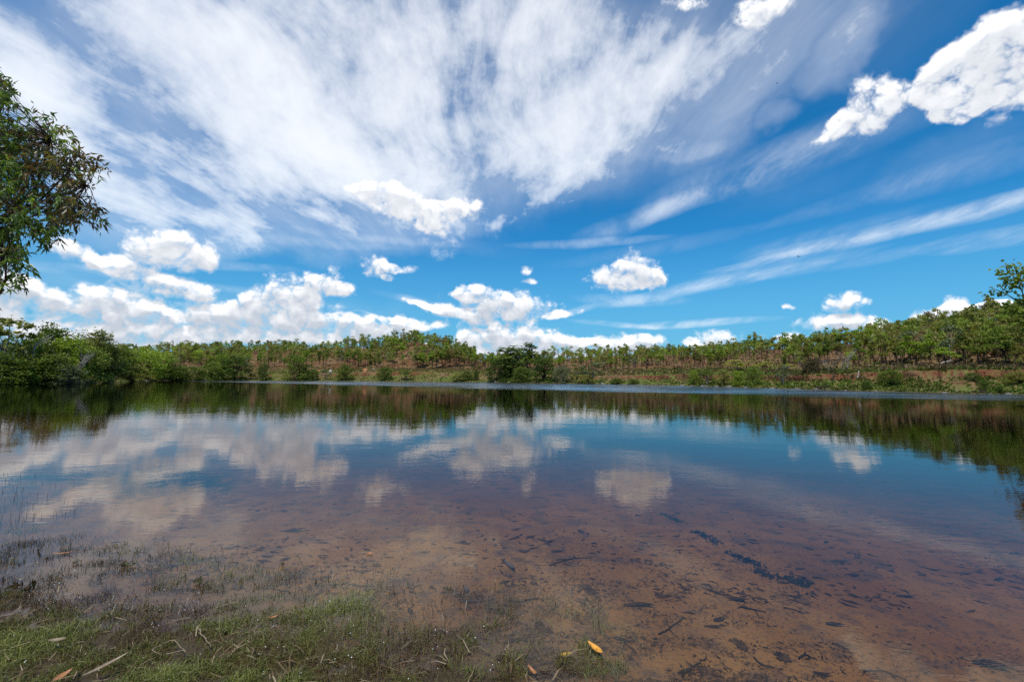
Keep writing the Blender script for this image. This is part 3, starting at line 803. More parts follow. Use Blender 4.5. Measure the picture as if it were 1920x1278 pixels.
# ---------------------------------------------------------------- single plants one can point to
# kind, px, top row, distance behind the waterline, width px, name, label
SINGLES = [
    # left thicket, from the picture's edge to the right
    ('airy_olive0',   8, 586, 5, 95, 'bank_tree', 'tall open tree with pale limbs rising above the thicket at the far left bank', 'tree'),
    ('bare0',        34, 598, 3, 60, 'bare_tree', 'leafless pale forked tree leaning out of the far left thicket', 'tree'),
    ('bush_green1',  98, 603, 9, 95, 'bank_tree', 'broad domed dark green tree standing highest behind the left thicket', 'tree'),
    ('bush_olive1', 181, 614, 8, 76, 'bank_tree', 'rounded olive tree with gaps in its crown right of the broad domed tree', 'tree'),
    ('bush_green0',  20, 660, 1, 110, 'shrub', 'green shrub overhanging the water at the far left end of the bank', 'shrub'),
    ('bush_green0',  62, 632, 5, 110, 'shrub', 'tall green shrub below the leafless forked tree', 'shrub'),
    ('bush_green2', 100, 662, 1, 105, 'shrub', 'low spreading green shrub touching the water below the broad domed tree', 'shrub'),
    ('bush_bright0', 132, 627, 5, 70, 'shrub', 'bright green shrub top just right of the broad domed tree', 'shrub'),
    ('bush_green1', 160, 648, 3, 80, 'shrub', 'mid green shrub with pale dead branches in the middle of the left thicket', 'shrub'),
    ('bare1',       138, 640, 2, 50, 'bare_tree', 'dead pale branches standing in the middle of the left thicket', 'tree'),
    ('bush_grey0',  130, 683, 0, 60, 'shrub', 'small grey-green shrub at the waterline under the dead pale branches', 'shrub'),
    ('bush_dark0',  196, 645, 2, 75, 'shrub', 'very dark shrub with deep shade beneath it at the end of the left thicket', 'shrub'),
    ('bush_green2', 232, 650, 8, 66, 'shrub', 'green shrub behind the very dark shrub of the left thicket', 'shrub'),
    ('bush_olive0', 252, 684, 1, 62, 'shrub', 'low olive bush on the water just right of the very dark shrub', 'shrub'),
    ('bush_bright1', 276, 653, 6, 58, 'shrub', 'yellow-green bush behind the low olive bush', 'shrub'),
    ('bush_bright0', 303, 657, 5, 50, 'shrub', 'light green rounded bush beside the yellow-green bush', 'shrub'),
    ('bush_green0', 322, 674, 2, 55, 'shrub', 'mid green bush at the waterline before the light green rounded bush', 'shrub'),
    ('bush_dark1',  356, 684, 2, 60, 'shrub', 'flat-topped dark bush on the waterline between two taller bushes', 'shrub'),
    ('bush_green1', 398, 676, 2, 52, 'shrub', 'dark green bush left of the big dense waterside bush', 'shrub'),
    ('bush_dark2',  442, 664, 2, 66, 'shrub', 'big dense dark bush at the right end of the left thicket', 'shrub'),
    ('bush_bright0', 420, 660, 10, 36, 'shrub', 'bright leaved bush peeping over the big dense dark bush', 'shrub'),
    # middle bank
    ('bush_dark0',  495, 680, 2, 30, 'shrub', 'small upright dark bush standing alone right of the left thicket', 'shrub'),
    ('bush_green2', 562, 665, 2, 62, 'shrub', 'largest rounded green bush at the foot of the middle bank', 'shrub'),
    ('bush_dark1',  588, 690, 2, 26, 'shrub', 'small dark bush leaning on the largest rounded bush', 'shrub'),
    ('airy_grey0',  612, 692, 2, 20, 'shrub', 'thin sparse sapling between two round bushes of the middle bank', 'shrub'),
    ('bush_green0', 648, 683, 2, 40, 'shrub', 'rounded green bush below the pale rock of the middle bank', 'shrub'),
    ('bush_green1', 722, 686, 3, 34, 'shrub', 'small spreading green bush right of the orange rock', 'shrub'),
    ('airy_green0', 762, 692, 3, 30, 'shrub', 'thin open sapling on the red middle bank', 'shrub'),
    ('bush_olive1', 862, 698, 2, 34, 'shrub', 'low olive bush near the right end of the middle bank', 'shrub'),
    ('bush_dark2',  876, 694, 3, 26, 'shrub', 'low dark bush near the right end of the middle bank', 'shrub'),
    ('bush_dark0',  893, 693, 3, 16, 'shrub', 'narrow dark bush left of the tall waterside trees', 'shrub'),
    # the group in the centre
    ('bush_dark1',  938, 668, 3, 58, 'shrub', 'dense dark bushy tree at the left of the tall waterside group', 'tree'),
    ('spire_dark0', 960, 651, 8, 78, 'bank_tree', 'tall dark tree with a broken top in the waterside group', 'tree'),
    ('spire_dark1', 993, 643, 26, 34, 'bank_tree', 'slender tree standing highest above the gap in the waterside group', 'tree'),
    ('bush_green2', 976, 686, 1, 50, 'shrub', 'low rounded bush at the water under the tall broken-topped tree', 'shrub'),
    ('bush_dark2', 1020, 663, 3, 56, 'shrub', 'dark pointed bushy tree at the right of the waterside group', 'tree'),
    ('bush_grey0', 1055, 684, 2, 42, 'shrub', 'pale grey-green bush right of the dark pointed tree', 'shrub'),
    ('airy_olive0', 1082, 680, 2, 30, 'shrub', 'dark stemmed open tree between two grey-green bushes', 'tree'),
    ('airy_grey0', 1112, 676, 3, 46, 'bank_tree', 'silvery leaved open tree on the bank right of the waterside group', 'tree'),
    ('bush_olive0', 1100, 701, 1, 34, 'shrub', 'low olive bush at the foot of the silvery leaved tree', 'shrub'),
    ('bush_green0', 1156, 708, 1, 34, 'shrub', 'low flat green bush on the water below the red bank', 'shrub'),
    ('bush_green1', 1188, 710, 1, 26, 'shrub', 'smallest flat green bush on the water below the red bank', 'shrub'),
    # right bank
    ('bush_bright1', 1300, 692, 2, 22, 'shrub', 'upright light green bush left of the pale stemmed tree', 'shrub'),
    ('airy_green0', 1325, 691, 2, 36, 'bank_tree', 'small tree with several pale stems forking at the waterline', 'tree'),
    ('bush_olive1', 1356, 690, 2, 30, 'shrub', 'loose olive bush between the pale stemmed tree and the round bush', 'shrub'),
    ('bush_bright0', 1383, 692, 2, 28, 'shrub', 'yellow-green bush on the left side of the round waterside bush', 'shrub'),
    ('bush_green2', 1411, 684, 2, 44, 'shrub', 'round dense green bush at the water on the right bank', 'shrub'),
    ('airy_yellow0', 1382, 671, 21, 46, 'bank_tree', 'tree with pale yellow blossom behind the round waterside bush', 'tree'),
    ('airy_yellow0', 1430, 676, 25, 36, 'bank_tree', 'yellowish flowering tree behind and right of the round waterside bush', 'tree'),
    ('airy_yellow0', 1475, 678, 22, 32, 'bank_tree', 'yellowish flowering tree left of the dark purplish bush', 'tree'),
    ('airy_yellow0', 1500, 655, 24, 20, 'bank_tree', 'thin dark stemmed tree with a small yellow-green top', 'tree'),
    ('airy_grey0', 1467, 682, 3, 24, 'shrub', 'sparse greyish bush on the bank left of the dark purplish bush', 'shrub'),
    ('bush_purple0', 1522, 671, 12, 42, 'shrub', 'dark purplish rounded bush on the edge of the red bank', 'shrub'),
    ('bare2', 1580, 652, 16, 40, 'bare_tree', 'leafless whitish tree behind the red bank', 'tree'),
    ('bare_grey0', 1557, 664, 12, 30, 'bare_tree', 'thin leafless grey sapling left of the leafless whitish tree', 'tree'),
    ('bush_olive0', 1652, 694, 4, 24, 'shrub', 'loose light green bush on the slope below the red bank', 'shrub'),
    ('bush_green1', 1672, 690, 3, 40, 'shrub', 'leaning bush with bare dark stems on the slope below the red bank', 'shrub'),
    ('bush_dark0', 1622, 714, 1, 22, 'shrub', 'small dark waterside bush below the white stump', 'shrub'),
    ('bush_dark1', 1822, 697, 3, 32, 'shrub', 'dark drooping bush on the grassy slope at the right', 'shrub'),
    ('bush_dark2', 1842, 712, 1, 22, 'shrub', 'small dark bush at the waterline below the drooping bush', 'shrub'),
    ('bush_dark0', 1870, 722, 0.5, 24, 'shrub', 'low dark tussock-like bush at the waterline near the right edge', 'shrub'),
    ('bush_olive1', 1908, 694, 3, 46, 'shrub', 'light olive bush hanging down to the water at the right edge', 'shrub'),
    ('bright1', 1718, 640, 20, 46, 'bank_tree', 'bright green dark stemmed tree standing on the terrace above the red bank', 'tree'),
    ('bright0', 1772, 650, 16, 50, 'bank_tree', 'low bright green tree leaning over a fallen log', 'tree'),
    ('green0', 1838, 632, 19, 58, 'bank_tree', 'spreading green tree with a slanting trunk on the right terrace', 'tree'),
    ('green2', 1884, 628, 19, 56, 'bank_tree', 'dark trunked spreading tree near the right edge of the terrace', 'tree'),
]
for i, (kind, px, top, behind, wpx, nm, lab, cat) in enumerate(SINGLES):
    Y = shoreY(px) + behind
    ft, hh = by_pixels(px, top, Y)
    ext = max(np.abs(np.array([v_.co.x for v_ in KIND[kind][1 if KIND[kind][1] else 0].vertices])).max(), 0.1) * 1.75
    plant(nm, KIND[kind], ft, hh, wpx / F * Y / ext, (i * 2.4) % 6.28, lab, cat)

# ---------------------------------------------------------------- the open woodland: about 280 single trees, the rest one far mass
ZONES = [   # px range, nearest Y offset from terrace, height range m, kinds, words
    ('a', -120, 215, 6, 60, (5.0, 7.5), 'behind the left thicket'),
    ('b', 215, 520, 0, 75, (4.8, 7.2), 'on the low ridge behind the left thicket'),
    ('c', 520, 890, -4, 44, (5.0, 7.8), 'on the middle hill above the red-brown bank'),
    ('d', 890, 1260, -6, 60, (3.7, 5.7), 'on the slope behind the tall waterside group'),
    ('e', 1260, 1600, -4, 60, (3.8, 5.8), 'on the slope above the flowering trees'),
    ('f', 1600, 2080, 0, 54, (4.4, 6.3), 'on the steep hill at the right'),
]
WORDS = {'olive': 'olive', 'green': 'mid green', 'bright': 'bright green', 'brown': 'brownish', 'greyish': 'grey-green'}
rz = np.random.default_rng(5)
allc = []
for zi, (zn, p0, p1, o0, o1, hr, where) in enumerate(ZONES):
    n = int((p1 - p0) * (0.75 if zn in 'cdef' else 0.5) * 3.1)
    px = rz.uniform(p0, p1, n)
    tY = np.interp(px, BANK[:, 0], BANK[:, 7]); cY = np.interp(px, BANK[:, 0], BANK[:, 9])
    u_ = rz.uniform(0, 1, n) ** 1.25
    Y = tY + o0 + u_ * (cY - tY + 30 - o0)
    for a_, b_ in zip(px, Y):
        allc.append((a_, b_, zi))
allc = np.array(allc)
keep = []
XY = np.stack([allc[:, 1] * (allc[:, 0] - 960) / F, allc[:, 1]], 1)
gap = fbm(XY[:, 0] * .085, XY[:, 1] * .085, 3, 83) < .43 + rz.normal(0, .03, len(XY))
stand = fbm(XY[:, 0] * .05 + 9, XY[:, 1] * .05, 3, 84)
for i in range(len(allc)):                    # no two trunks closer than ~2 m
    if gap[i] and allc[i, 2] > 1:
        continue
    if not keep or np.min(np.hypot(*(XY[keep] - XY[i]).T)) > 1.45:
        keep.append(i)
allc, XY, stand = allc[keep], XY[keep], stand[keep]
order = np.argsort(allc[:, 1] - np.interp(allc[:, 0], BANK[:, 0], BANK[:, 7]) + rz.uniform(0, 6, len(allc)))
allc, XY, stand = allc[order], XY[order], stand[order]
inview = (allc[:, 0] > -30) & (allc[:, 0] < 1950)
LIMIT = 215
nth = 0
far_parts = {'olive': [], 'green': [], 'bright': [], 'brown': []}
KEYS = [k for k in KIND if k[:-1] in WORDS]
PICK = {'olive': 0.36, 'green': 0.34, 'bright': 0.12, 'brown': 0.10, 'greyish': 0.08}
quota = {zn: q for (zn, *_), q in zip(ZONES, (16, 34, 50, 44, 44, 42))}
leafy = {k: (np.array([v_.co[:] for v_ in KIND[k][1].vertices]), np.array([p_.vertices[:] for p_ in KIND[k][1].polygons]), np.array([a_.value for a_ in KIND[k][1].attributes['tone'].data])) for k in KEYS}
MARKS = [(98, 'the broad domed tree'), (196, 'the very dark shrub'), (290, 'the yellow-green bush'), (362, 'the flat-topped bush'), (440, 'the big dense bush'), (495, 'the upright dark bush'),
         (562, 'the largest rounded bush'), (621, 'the pale upright rock'), (686, 'the orange earth mound'), (735, 'the small spreading bush'), (800, 'the middle hill top'), (868, 'the low dark bushes'),
         (960, 'the tall broken-topped tree'), (1018, 'the dark pointed tree'), (1060, 'the grey-green bush'), (1112, 'the silvery leaved tree'), (1170, 'the flat waterside bushes'), (1240, 'the bare red bank'), (1325, 'the pale stemmed tree'), (1382, 'the pale yellow tree'), (1411, 'the round waterside bush'),
         (1470, 'the sparse greyish bush'), (1522, 'the dark purplish bush'), (1580, 'the leafless whitish tree'), (1606, 'the white stump'), (1665, 'the leaning bush'), (1718, 'the bright terrace tree'), (1775, 'the propped pale log'), (1838, 'the slanting trunked tree'), (1884, 'the dark trunked tree'), (1925, 'the right edge tree')]
def near_mark(px, where):
    mk = min(MARKS, key=lambda m_: abs(m_[0] - px))
    off = px - mk[0]
    return ('straight ' if abs(off) < 7 else 'left ' if off < 0 else 'right ') + where + ' ' + mk[1]
def part_twins(objs):
    """where two things ended up with the same words, say which of them it is, counted from the left"""
    by = {}
    for o in objs:
        by.setdefault(o['label'], []).append(o)
    for lab, os_ in by.items():
        if len(os_) > 1:
            os_.sort(key=lambda o: o.location.x / o.location.y)
            names = {2: ['left of the two', 'right of the two'], 3: ['leftmost of three', 'middle of three', 'rightmost of three']}.get(len(os_)) or ['leftmost of %d' % len(os_)] + ['number %d from left' % (i + 1) for i in range(1, len(os_) - 1)] + ['rightmost of %d' % len(os_)]
            for o, nm in zip(os_, names):
                o['label'] = lab + ', ' + nm
                if len(o['label'].split()) > 16:
                    o['label'] = o['label'].replace(', front row', '').replace(', second row', '').replace('mid-sized ', '')
used_labels = {}
for (px, Y, zi), (X, _), grow_ in zip(allc, XY, stand):
    zn, p0, p1, o0, o1, hr, where = ZONES[int(zi)]
    kind = rz.choice(list(PICK), p=list(PICK.values()))
    key = rz.choice([k for k in KEYS if k[:-1] == kind])
    hh = rz.uniform(*hr) * (rz.uniform(1.1, 1.32) if rz.uniform() < .12 else rz.uniform(.8, 1.05)) * (.72 + .6 * grow_)
    z = bank_height(np.array([px]), np.array([Y]))[0] - 0.1
    wd = hh * rz.uniform(0.7, 1.15)
    rot = rz.uniform(0, 6.28)
    if quota[zn] > 0 and -30 < px < 1950:
        quota[zn] -= 1
        tY_ = np.interp(px, BANK[:, 0], BANK[:, 7]); cY_ = np.interp(px, BANK[:, 0], BANK[:, 9])
        fr_ = (Y - tY_) / (cY_ - tY_)
        row = 'front row' if fr_ < .10 else 'second row' if fr_ < .25 else 'mid slope' if fr_ < .6 else 'hill crest'
        size_ = ('tall' if hh > hr[0] + .66 * (hr[1] - hr[0]) else 'short' if hh < hr[0] + .33 * (hr[1] - hr[0]) else 'mid-sized') + (' wide' if wd > hh else ' narrow' if wd < hh * .85 else '')
        lab = '%s %s tree, %s, %s' % (size_, WORDS[kind], row, near_mark(px, 'behind'))
        plant('woodland_tree', KIND[key], (X, Y, z), hh, wd, rot, lab, 'tree', 'single trees of the open woodland')
    else:
        v_, f_, t_ = leafy[key]
        sel = rz.permutation(len(f_))[:max(60, int(len(f_) * 0.34))]
        c, s_ = math.cos(rot), math.sin(rot)
        vv = v_[f_[sel]].reshape(-1, 3)
        ctr = vv.reshape(-1, 4, 3).mean(1, keepdims=True)
        vv = (ctr + (vv.reshape(-1, 4, 3) - ctr) * 1.5).reshape(-1, 3)
        vv = np.stack([(vv[:, 0] * c - vv[:, 1] * s_) * wd + X, (vv[:, 0] * s_ + vv[:, 1] * c) * wd + Y, vv[:, 2] * hh + z], 1)
        st = tube([(X, Y, z - .3), (X, Y, z + hh * .35), (X + rz.uniform(-.3, .3), Y, z + hh * .75)], [.11, .08, .03], 4)
        far_parts['olive' if kind == 'greyish' else kind].append((vv, np.clip(t_[sel] + rz.uniform(-.2, .2), 0, 1), st))
part_twins([o for o in bpy.data.objects if o.name.startswith('woodland_tree')])
fv, ff, ft_, fm, o_ = [], [], [], [], 0
slots = [LEAF['olive'], LEAF['green'], LEAF['bright'], LEAF['brown'], BARK['brown']]
for si, k in enumerate(('olive', 'green', 'bright', 'brown')):
    for vv, tt, (sv_, sf_) in far_parts[k]:
        fv.append(vv); ff.append(np.arange(len(vv)).reshape(-1, 4) + o_); ft_.append(tt); fm.append(np.full(len(vv) // 4, si)); o_ += len(vv)
        fv.append(sv_); ff.append(sf_ + o_); ft_.append(np.full(len(sf_), .5)); fm.append(np.full(len(sf_), 4)); o_ += len(sv_)
me = mesh('woodland', np.concatenate(fv), np.concatenate(ff), None, False, {'tone': np.concatenate(ft_)})
for s_ in slots: me.materials.append(s_)
me.polygons.foreach_set('material_index', np.concatenate(fm).astype(np.int32))
tag(link('woodland', me), 'far green open woodland covering the hills beyond the nearer trees', 'woodland', kind='stuff')
print('WOODLAND faces', len(me.polygons), 'single trees', sum(1 for o in bpy.data.objects if o.name.startswith('woodland_tree')))

# understorey saplings and bushes between the trunks

# ---------------------------------------------------------------- tall tree at the right edge
KIND['airy_big'] = airy('tall_airy_tree', rk, 'green', 'brown', wide=0.85, n=24, count=75, size=0.021)
ft, hh = by_pixels(1950, 474, 62.0)
plant('bank_tree', KIND['airy_big'], ft, hh, hh * 0.95, 1.1, 'tall tree with layered sprays of leaves cut by the right edge, above the hill crest', 'tree')

# ---------------------------------------------------------------- ground cover of the far bank
def scatter_bank(n, rg, k0, k1, p0=-150, p1=2080, near=True):
    th = np.arctan((rg.uniform(p0, p1, n) - 960) / F)
    px = column_px(th)
    Yp, zp = bank_profile(px)
    f = rg.uniform(0, 1, n)
    Ya, Yb = Yp[k0], Yp[k1]
    Y = Ya + f * (Yb - Ya)
    z = bank_height(px, Y)
    return np.stack([Y * np.tan(th), Y, z], 1), px
rg = np.random.default_rng(31)
def tufts(c, rg, hmin, hmax, blades, w_):
    n = len(c)
    cc = np.repeat(c, blades, 0)
    hgt = np.repeat(rg.uniform(hmin, hmax, n), blades) * rg.uniform(.6, 1.2, n * blades)
    an = rg.uniform(0, 6.283, n * blades)
    d = np.stack([np.cos(an), np.sin(an), np.zeros_like(an)], 1)
    side = np.stack([-np.sin(an), np.cos(an), np.zeros_like(an)], 1)
    sp = (hgt * rg.uniform(.15, .7, n * blades))[:, None]
    root = cc + d * 0.12 * hgt[:, None]
    tip = root + d * sp + np.array([0, 0, 1]) * hgt[:, None]
    midp = root + d * sp * 0.35 + np.array([0, 0, 0.6]) * hgt[:, None]
    ww = (w_ * rg.uniform(.6, 1.3, n * blades) * hgt)[:, None]
    v = np.stack([root - side * ww * .4, midp - side * ww * .5, tip, midp + side * ww * .5, ], 1).reshape(-1, 3)
    return v, np.arange(len(v)).reshape(-1, 4)
def mask_noise(c, f, seed):
    return fbm(c[:, 0] * f, c[:, 1] * f, 4, seed)
c, px = scatter_bank(32000, rg, 2, 5)
keep_ = mask_noise(c, 0.16, 40) + rg.normal(0, .10, len(c)) > 0.32
c = c[keep_]
lowz = c[:, 2] < 1.1
v1, f1 = tufts(c, rg, .12, .38, 5, .75)
tone = np.repeat(np.clip(mask_noise(c, 0.3, 44) * 0.9 + np.where(lowz, .12, -.1) + rg.normal(0, .12, len(c)), 0, 1), 5)
bank_green = foliage('bank_grass_blades', (0.090, 0.068, 0.028), (0.125, 0.145, 0.030), (0.155, 0.215, 0.035))
tag(link('bank_grass', mesh('bank_grass', v1, f1, bank_green, False, {'tone': tone})), 'rough green and rusty grass covering the far bank down to the water', 'grass', kind='stuff')
c, px = scatter_bank(12000, rg, 4, 6)
keep_ = rg.uniform(0, 1, len(c)) < np.interp(c[:, 1] - np.interp(px, BANK[:, 0], BANK[:, 7]), [-10, 0, 25, 80], [.9, 1, .8, .3])
c = c[keep_]
v1, f1 = tufts(c, rg, .3, .75, 5, .45)
tone = np.repeat(np.clip(mask_noise(c, 0.25, 47) + rg.normal(0, .15, len(c)), 0, 1), 5)
dry = foliage('dry_grass_blades', (0.10, 0.062, 0.034), (0.20, 0.135, 0.070), (0.16, 0.165, 0.045))
tag(link('dry_grass', mesh('dry_grass', v1, f1, dry, False, {'tone': tone})), 'straw brown dry grass between the woodland trunks', 'grass', kind='stuff')
# low shrubs under the trees, too many and too small to count
c1, _ = scatter_bank(520, rg, 5, 6)
c2, _ = scatter_bank(70, rg, 2, 5)
pts, tn = [], []
for q_, (lo, hi, m_) in [(c1, (0.5, 1.5, 80)), (c2, (0.25, 0.7, 60))]:
    for p_ in q_:
        r_ = rg.uniform(lo, hi)
        n_ = m_
        d = unit(rg.normal(size=(n_, 3))); d[:, 2] = np.abs(d[:, 2])
        pts.append(p_ + d * np.array([r_ * .75, r_ * .75, r_ * .9]) * rg.uniform(.55, 1, n_)[:, None])
        tn.append(np.clip(rg.normal(.42, .18) + rg.normal(0, .15, n_), 0, 1))
cv, cf = cards(np.concatenate(pts), 0.15, rg)
tag(link('undergrowth', mesh('undergrowth', cv, cf, LEAF['green'], False, {'tone': np.concatenate(tn)})), 'low leafy undergrowth on the bank and between the trees', 'undergrowth', kind='stuff')

# ---------------------------------------------------------------- rocks, stumps and logs of the far bank
def stone_mat(name, a, b):
    m_, g, out = material(name)
    n = g.noise(g.n('ShaderNodeTexCoord').outputs['Object'], 3.0, 5, 0.65)
    p = principled(g, g.mix(g.step(n, .35, .65), a, b), 0.9, 0.2, bump(g, n, 0.05, 0.8))
    g.t.links.new(p.outputs[0], out.inputs[0])
    return m_
M_PALE = stone_mat('pale_rock', (0.34, 0.29, 0.25), (0.50, 0.45, 0.40))
M_ORANGE = stone_mat('orange_earth', (0.40, 0.17, 0.07), (0.55, 0.27, 0.13))
M_GREYROCK = stone_mat('grey_rock', (0.13, 0.11, 0.10), (0.27, 0.24, 0.21))
def rock(name, loc, size, mat, rg, label, group=None, flat=0.7):
    import bmesh
    bm = bmesh.new()
    bmesh.ops.create_icosphere(bm, subdivisions=2, radius=1.0)
    k = rg.normal(size=(5, 3)); off = rg.uniform(.55, .95, 5)
    for v in bm.verts:
        for d, o_ in zip(k, off):
            d_ = d / np.linalg.norm(d)
            t = float(np.dot(d_, v.co))
            if t > o_:
                v.co -= Vector(d_ * (t - o_))
        v.co *= 1 + rg.normal(0, .03)
    me = bpy.data.meshes.new(name)
    bm.to_mesh(me); bm.free()
    me.materials.append(mat)
    o = link(name, me)
    o.location = loc
    o.scale = (size[0], size[1], size[2])
    o.rotation_euler = (0, 0, rg.uniform(0, 6))
    return tag(o, label, 'rock', group)
rr = np.random.default_rng(3)
def bank_at_row(px, py):
    """point of the far bank seen at a photo pixel"""
    Y = np.linspace(shoreY(px), np.interp(px, BANK[:, 0], BANK[:, 9]), 400)
    z = bank_height(np.full(400, float(px)), Y)
    row = horizon(px) - (z - EYE) / Y * F
    i = int(np.argmax(row <= py))
    return bank_point(px, Y[i])
for px, py, s_, m_, lab in ((686, 697, (.9, .9, 1.5), M_ORANGE, 'tall orange earth mound on the middle bank'),
                            (621, 698, (.8, .8, 1.2), M_PALE, 'pale upright rock on the middle bank left of the rounded bush'),
                            (701, 693, (1.0, .8, .6), M_PALE, 'flat whitish rock right of the orange earth mound'),
                            (600, 696, (.7, .6, .8), M_ORANGE, 'small orange rock beside the largest rounded bush')):
    q_ = bank_at_row(px, py)
    rock('rock', tuple(q_), s_, m_, rr, lab)
for px in (1278, 1296, 1318, 1342, 1366, 1398, 1446, 1493, 1530, 1548, 1556, 1582, 1640, 1742, 1768, 1788, 1806, 1850, 1886, 915, 930, 1040, 1130, 275, 312, 355):
    q_ = bank_point(px, shoreY(px) + rr.uniform(-.2, .8))
    s_ = rr.uniform(.0022, .0050) * q_[1]
    rock('rock', (q_[0], q_[1], max(q_[2], 0.02)), (s_ * 1.5, s_, s_ * .6), M_GREYROCK, rr, 'small weathered waterline rock, ' + near_mark(px, 'below'), 'rocks along the far waterline')
part_twins([o for o in bpy.data.objects if o.get('group') == 'rocks along the far waterline'])
def log(name, a, b, r0, r1, mat, label, cat, side=None):
    o = link(name, None)
    o.location = tuple(a)
    rg_ = np.random.default_rng(int(abs(a[0]) * 10))
    v, f = limb((0, 0, 0), np.asarray(b) - np.asarray(a), r0, r1, rg_, 0.06, 7, 8)
    caps = np.array([[i for i in range(8)][::-1]]), np.array([[len(v) - 8 + i for i in range(8)]])
    link('trunk', mesh(name + '_trunk', v, [f, caps[0], caps[1]], mat, True), o)
    if side:
        for s_ in side:
            t, e_ = s_
            st = (np.asarray(b) - np.asarray(a)) * t
            v, f = limb(st, st + np.asarray(e_), r1 * .7, r1 * .25, rg_, 0.1, 4, 6)
            link('branch', mesh(name + '_branch', v, f, mat, True), o)
    return tag(o, label, cat)
q_ = bank_at_row(1606, 711)
log('stump', q_, q_ + np.array([.28, 0, 1.15]), .11, .07, BARK['pale'], 'short bleached white stump leaning below the red bank', 'stump')
q_ = bank_at_row(1558, 716)
log('stump', q_, q_ + np.array([.55, .1, 1.3]), .16, .09, BARK['dark'], 'dark leaning broken trunk left of the white stump', 'stump')
q_ = bank_point(1545, shoreY(1545) + .4)
log('log', q_ + np.array([-1.2, 0, .15]), q_ + np.array([1.0, .3, .45]), .16, .08, BARK['dark'], 'dark driftwood log at the waterline below the leaning trunk', 'log', [(.6, (.3, -.1, .4))])
q_ = bank_at_row(1775, 690)
log('log', q_ + np.array([-1.0, 0, .75]), q_ + np.array([1.1, .2, 1.25]), .12, .08, BARK['pale'], 'pale fallen log propped under the low bright green tree', 'log', [(.5, (.5, 0, -.7)), (.2, (.1, 0, -.6))])
q_ = bank_point(1838, shoreY(1838) + .3)
log('log', q_ + np.array([-1.3, -.2, .1]), q_ + np.array([1.1, .2, .3]), .17, .1, BARK['dark'], 'dark log lying at the waterline under the drooping bush', 'log')
q_ = bank_point(370, shoreY(370) + .2)
log('log', q_ + np.array([-4, 0, .3]), q_ + np.array([4, .5, .5]), .22, .10, BARK['grey'], 'long pale fallen log along the waterline of the left thicket', 'log')

# ---------------------------------------------------------------- overhanging tree at the left
m_leaf, g, out = material('gum_leaf')
tone = g.n('ShaderNodeAttribute', attribute_name='tone').outputs['Fac']
red = g.n('ShaderNodeAttribute', attribute_name='red').outputs['Fac']
c1 = g.mix(g.step(tone, 0.1, 0.9, smooth=False), (0.050, 0.095, 0.015), (0.250, 0.350, 0.050))
c2 = g.mix(red, c1, g.mix(tone, (0.085, 0.042, 0.018), (0.230, 0.125, 0.050)))
p = principled(g, c2, 0.38, 0.5)
tl = g.n('ShaderNodeBsdfTranslucent')
g.put(tl.inputs['Color'], g.mix(1.0, c2, (1.5, 1.5, 0.6), 'MULTIPLY'))
mx = g.n('ShaderNodeMixShader'); mx.inputs[0].default_value = 0.40
g.t.links.new(p.outputs[0], mx.inputs[1]); g.t.links.new(tl.outputs[0], mx.inputs[2]); g.t.links.new(mx.outputs[0], out.inputs[0])

OUTLINE = [(-60, 100), (8, 140), (30, 168), (36, 196), (70, 198), (100, 214), (104, 234), (122, 236), (130, 262), (158, 272), (172, 300), (196, 312), (198, 338), (182, 346), (176, 372), (196, 392), (204, 406),
           (186, 416), (182, 440), (168, 450), (150, 436), (130, 432), (104, 444), (84, 452), (60, 436), (30, 440), (22, 462), (50, 478), (52, 500), (36, 512), (54, 536), (30, 545), (0, 552), (-60, 560)]
OUTLINE = [(x * .93 if x > 0 else x, y - max(0, y - 420) * .12) for x, y in OUTLINE]
def inside(x, y, poly):
    r_ = False
    for (x0, y0), (x1, y1) in zip(poly, poly[1:] + poly[:1]):
        if (y0 > y) != (y1 > y) and x < (x1 - x0) * (y - y0) / (y1 - y0) + x0:
            r_ = not r_
    return r_
rt = np.random.default_rng(77)
trunk_base = np.array([-10.6, 6.9, near_height(np.array([-10.6]), np.array([6.9]))[0] - 0.1])
HUBS = [(10, 190, 6.2), (40, 250, 6.4), (95, 262, 6.0), (60, 320, 6.6), (130, 320, 6.1), (110, 385, 6.3), (30, 390, 6.0), (160, 350, 6.0), (10, 480, 5.8), (10, 300, 6.8), (150, 405, 6.2), (-40, 420, 6.2)]
hubs = [at_depth(*h_) for h_ in HUBS] + [np.array([-9.6 + rt.uniform(-2.0, .6), 6.6 + rt.uniform(-1.6, .6), rt.uniform(3.0, 6.2)]) for _ in range(14)] + [np.array([-11.8 + rt.uniform(-1.2, .8), 7.0 + rt.uniform(-1.8, 1.6), rt.uniform(3.0, 6.2)]) for _ in range(8)]
fork = trunk_base + np.array([.5, -.1, 2.3])
woods = [limb(trunk_base, fork, .17, .12, rt, .05, 8, 10)]
for h_ in hubs:
    st = fork + np.array([0, 0, rt.uniform(-.5, .4)])
    woods.append(limb(st, h_, .040, .008, rt, .10, 8, 6))
centres = []
while len(centres) < 690:
    x, y = rt.uniform(-60, 206), rt.uniform(100, 560)
    if inside(x, y, OUTLINE):
        n_ = vnoise(np.array([x / 26.0]), np.array([y / 26.0]), 6)[0]
        if n_ > 0.24 + 0.10 * (x / 200):
            yc = 6.2 + 0.9 * rt.normal() * 0.55
            centres.append((at_depth(x, y, np.clip(yc, 5.0, 7.6)), x, y))
for _ in range(620):
    h_ = hubs[rt.integers(12, len(hubs))]
    p_ = h_ + rt.normal(size=3) * np.array([.75, .75, .6])
    if p_[0] / p_[1] < -1.16:
        centres.append((p_, -200, 300))
H = np.array(hubs)
cloudv, cloudf, cloudt, cloudr, singles = [], [], [], [], []
